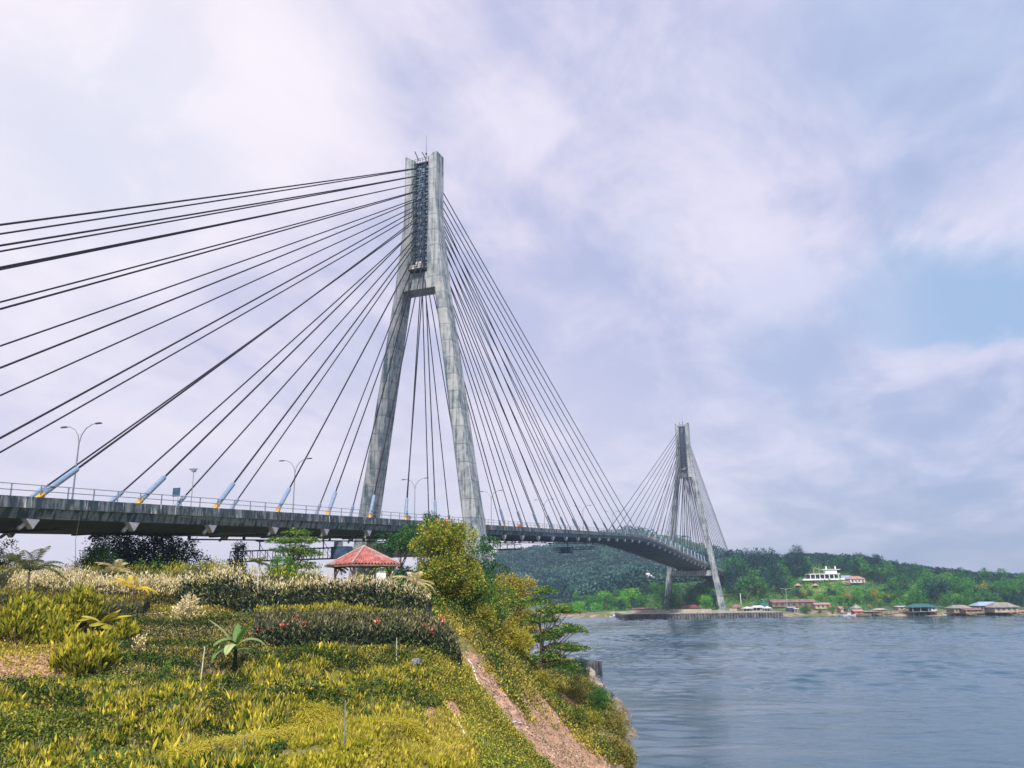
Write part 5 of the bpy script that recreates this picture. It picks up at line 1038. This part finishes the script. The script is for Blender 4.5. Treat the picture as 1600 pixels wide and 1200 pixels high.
house(1520,409,10,5,2.0,1.0,'tan','rust','low front stilt house with a rust and white roof edge in the grey cluster',z=zw,stilts=1.5,kind='shed',nwin=4,over=.6)
house(1543,418,15,8,3.9,2.3,'tan','pblue','tallest stilt house, with a pale blue roof, in the right-hand cluster',z=zw,stilts=1.7,kind='hip',nwin=5,over=.8)
house(1566,411,14,9,3.0,2.9,'cream_w','grey','right-hand stilt house with a broad grey gable roof',z=zw,stilts=1.7,kind='hip',nwin=4,over=.9)
house(1594,414,7,4,1.5,.5,'pink','pink','low pinkish shed at the right edge of the frame',name='shed',catg='shed',z=2.4,kind='shed')
def pier(pa,pb,D,z,label,w_=1.8):
    g1=fat(pa,D);g2=fat(pb,D); p1=W(g1[0],D,z);p2=W(g2[0],D,z); c=(p1+p2)/2; d=Vector(p2-p1); o=thing('pier',label,'pier',c,math.atan2(d.y,d.x)); MB().box((0,0,0),(d.length,w_,.2)).build('deck',PAL['tan'],o)
    n=int(d.length/2.2)
    for i in range(n+1):
        for y in (-w_/2,w_/2): MB().tube([(-d.length/2+d.length*i/n,y,-3.4),(-d.length/2+d.length*i/n,y,.1+(1.0 if i%2 else 0))],.12,5).build('pile',PAL['brown'],o)
pier(1352,1420,430,4.0,'wooden pier on piles running left from the teal-roofed stilt house')
pier(1458,1480,424,3.4,'short low jetty between the teal-roofed house and the grey-roofed stilt houses')
def boat(px,D,L,label,colr,cab=True,rz=0.,z=1.8):
    g=fat(px,D); o=thing('boat',label,'boat',W(g[0],D,z),HEAD-PI/2+rz); mb=MB(); rings=[]
    for t in np.linspace(0,1,9):
        x=-L/2+L*t; b=L*.14*math.sin(PI*min(1,t*.85+.18))**.6; h=.75+.9*(abs(t-.42)*1.6)**2.2; rings.append([(x,-b,h),(x,-b*.75,.2),(x,0,-.25),(x,b*.75,.2),(x,b,h),(x,b*.8,h-.15),(x,0,h-.45),(x,-b*.8,h-.15)])
    mb.loft(rings).build('hull',PAL[colr],o)
    if cab: MB().box((-L*.08,0,1.5),(L*.3,L*.17,1.1),taper=.85).build('cabin',PAL['white'],o); MB().box((-L*.08,0,2.12),(L*.38,L*.22,.1)).build('cabin_roof',PAL['pblue'],o)
    return o
boat(1330,424,6.5,'small pale boat moored in front of the red hut','white',True); boat(1352,421,8,'long low dark boat moored right of the red hut','brown',False,.1); boat(1480,418,4.2,'small white boat at the end of the short low jetty','white',False,-.3)
boat(1322,427,5,'small blue and white boat at the left end of the moored boats','pblue',False,.2); boat(962,462,7,'white boat moored at the left end of the quay','white',True)
def slamp(px,D,py0,py1,label):
    g=fat(px,D); zb=P(px,py0,D)[2]; zt=P(px,py1,D)[2]; h=zt-zb; o=thing('street_lamp',label,'street lamp',W(g[0],D,zb),HEAD-PI/2)
    MB().tube([(0,0,-1),(0,0,h)],[.16,.1],6).build('pole',BRK,o)
    for s in (-1,1): MB().tube([(0,0,h-.4),(s*1.2,0,h+.1),(s*2.3,0,h+.25)],.09,5).build('arm',BRK,o); MB().box((s*2.6,0,h+.2),(1.0,.4,.2)).build('lamp_head',BRK,o)
slamp(1231,455,946,920,'white double-armed street lamp on the far shore beside the blue kiosk')
g=fat(1158,500); o=MB().tube([(0,0,-1),(0,0,6)],.22,6).tube([(0,0,6),(0,0,6.3)],.3,6).build('post',WHITE,None,loc=W(g[0],500,fz(g[0],500))); tag(o,'short white post on the grass right of the far pylon','post')
house(925,492,7,4,1.8,.8,'brown','rust','low dark boathouse at the left end of the far shore beach',name='boathouse',catg='boathouse',z=2.3,kind='gable')
house(968,540,9,6,3.0,1.0,'cream_w','tan','pale building on the cleared slope left of the far pylon',name='building',catg='building',kind='flat',nwin=3)
print('individual far trees',ntree)
def pxx(o): p=np.array(o.location)-CAM; return 800+F*(p@RX)/(p@Fv)
grp={}
for o in COL.objects:
    if o.get('group') and o.get('category')=='tree' and o.parent is None: grp.setdefault(o['group'],[]).append(o)
def ordn(n): return '%d%s'%(n,'th' if 10<=n%100<=20 else {1:'st',2:'nd',3:'rd'}.get(n%10,'th'))
for g_,l_ in grp.items():
    if len(l_)>1:
        for i,o in enumerate(sorted(l_,key=pxx)): o['label']=o['label']+', '+ordn(i+1)+(' from left' if len(o['label'].replace('-',' ').split())>11 else ' from the left')
# ------------------------------------------------------------------ haze: even air over the whole place
hz=MB().box((300,200,115),(2910,2910,252)); o=hz.build('haze',None); o.data.materials.clear()
m=bpy.data.materials.new('haze_air'); m.use_nodes=True; t=NT(m.node_tree)
vp=t.n('VolumePrincipled',ins={'Color':(.58,.79,1.0,1),'Density':HAZE,'Anisotropy':.25}); t.n('OutputMaterial',ins={1:vp.outputs[0]}); o.data.materials.append(m); tag(o,'thin bluish haze filling the air','haze',kind='stuff')
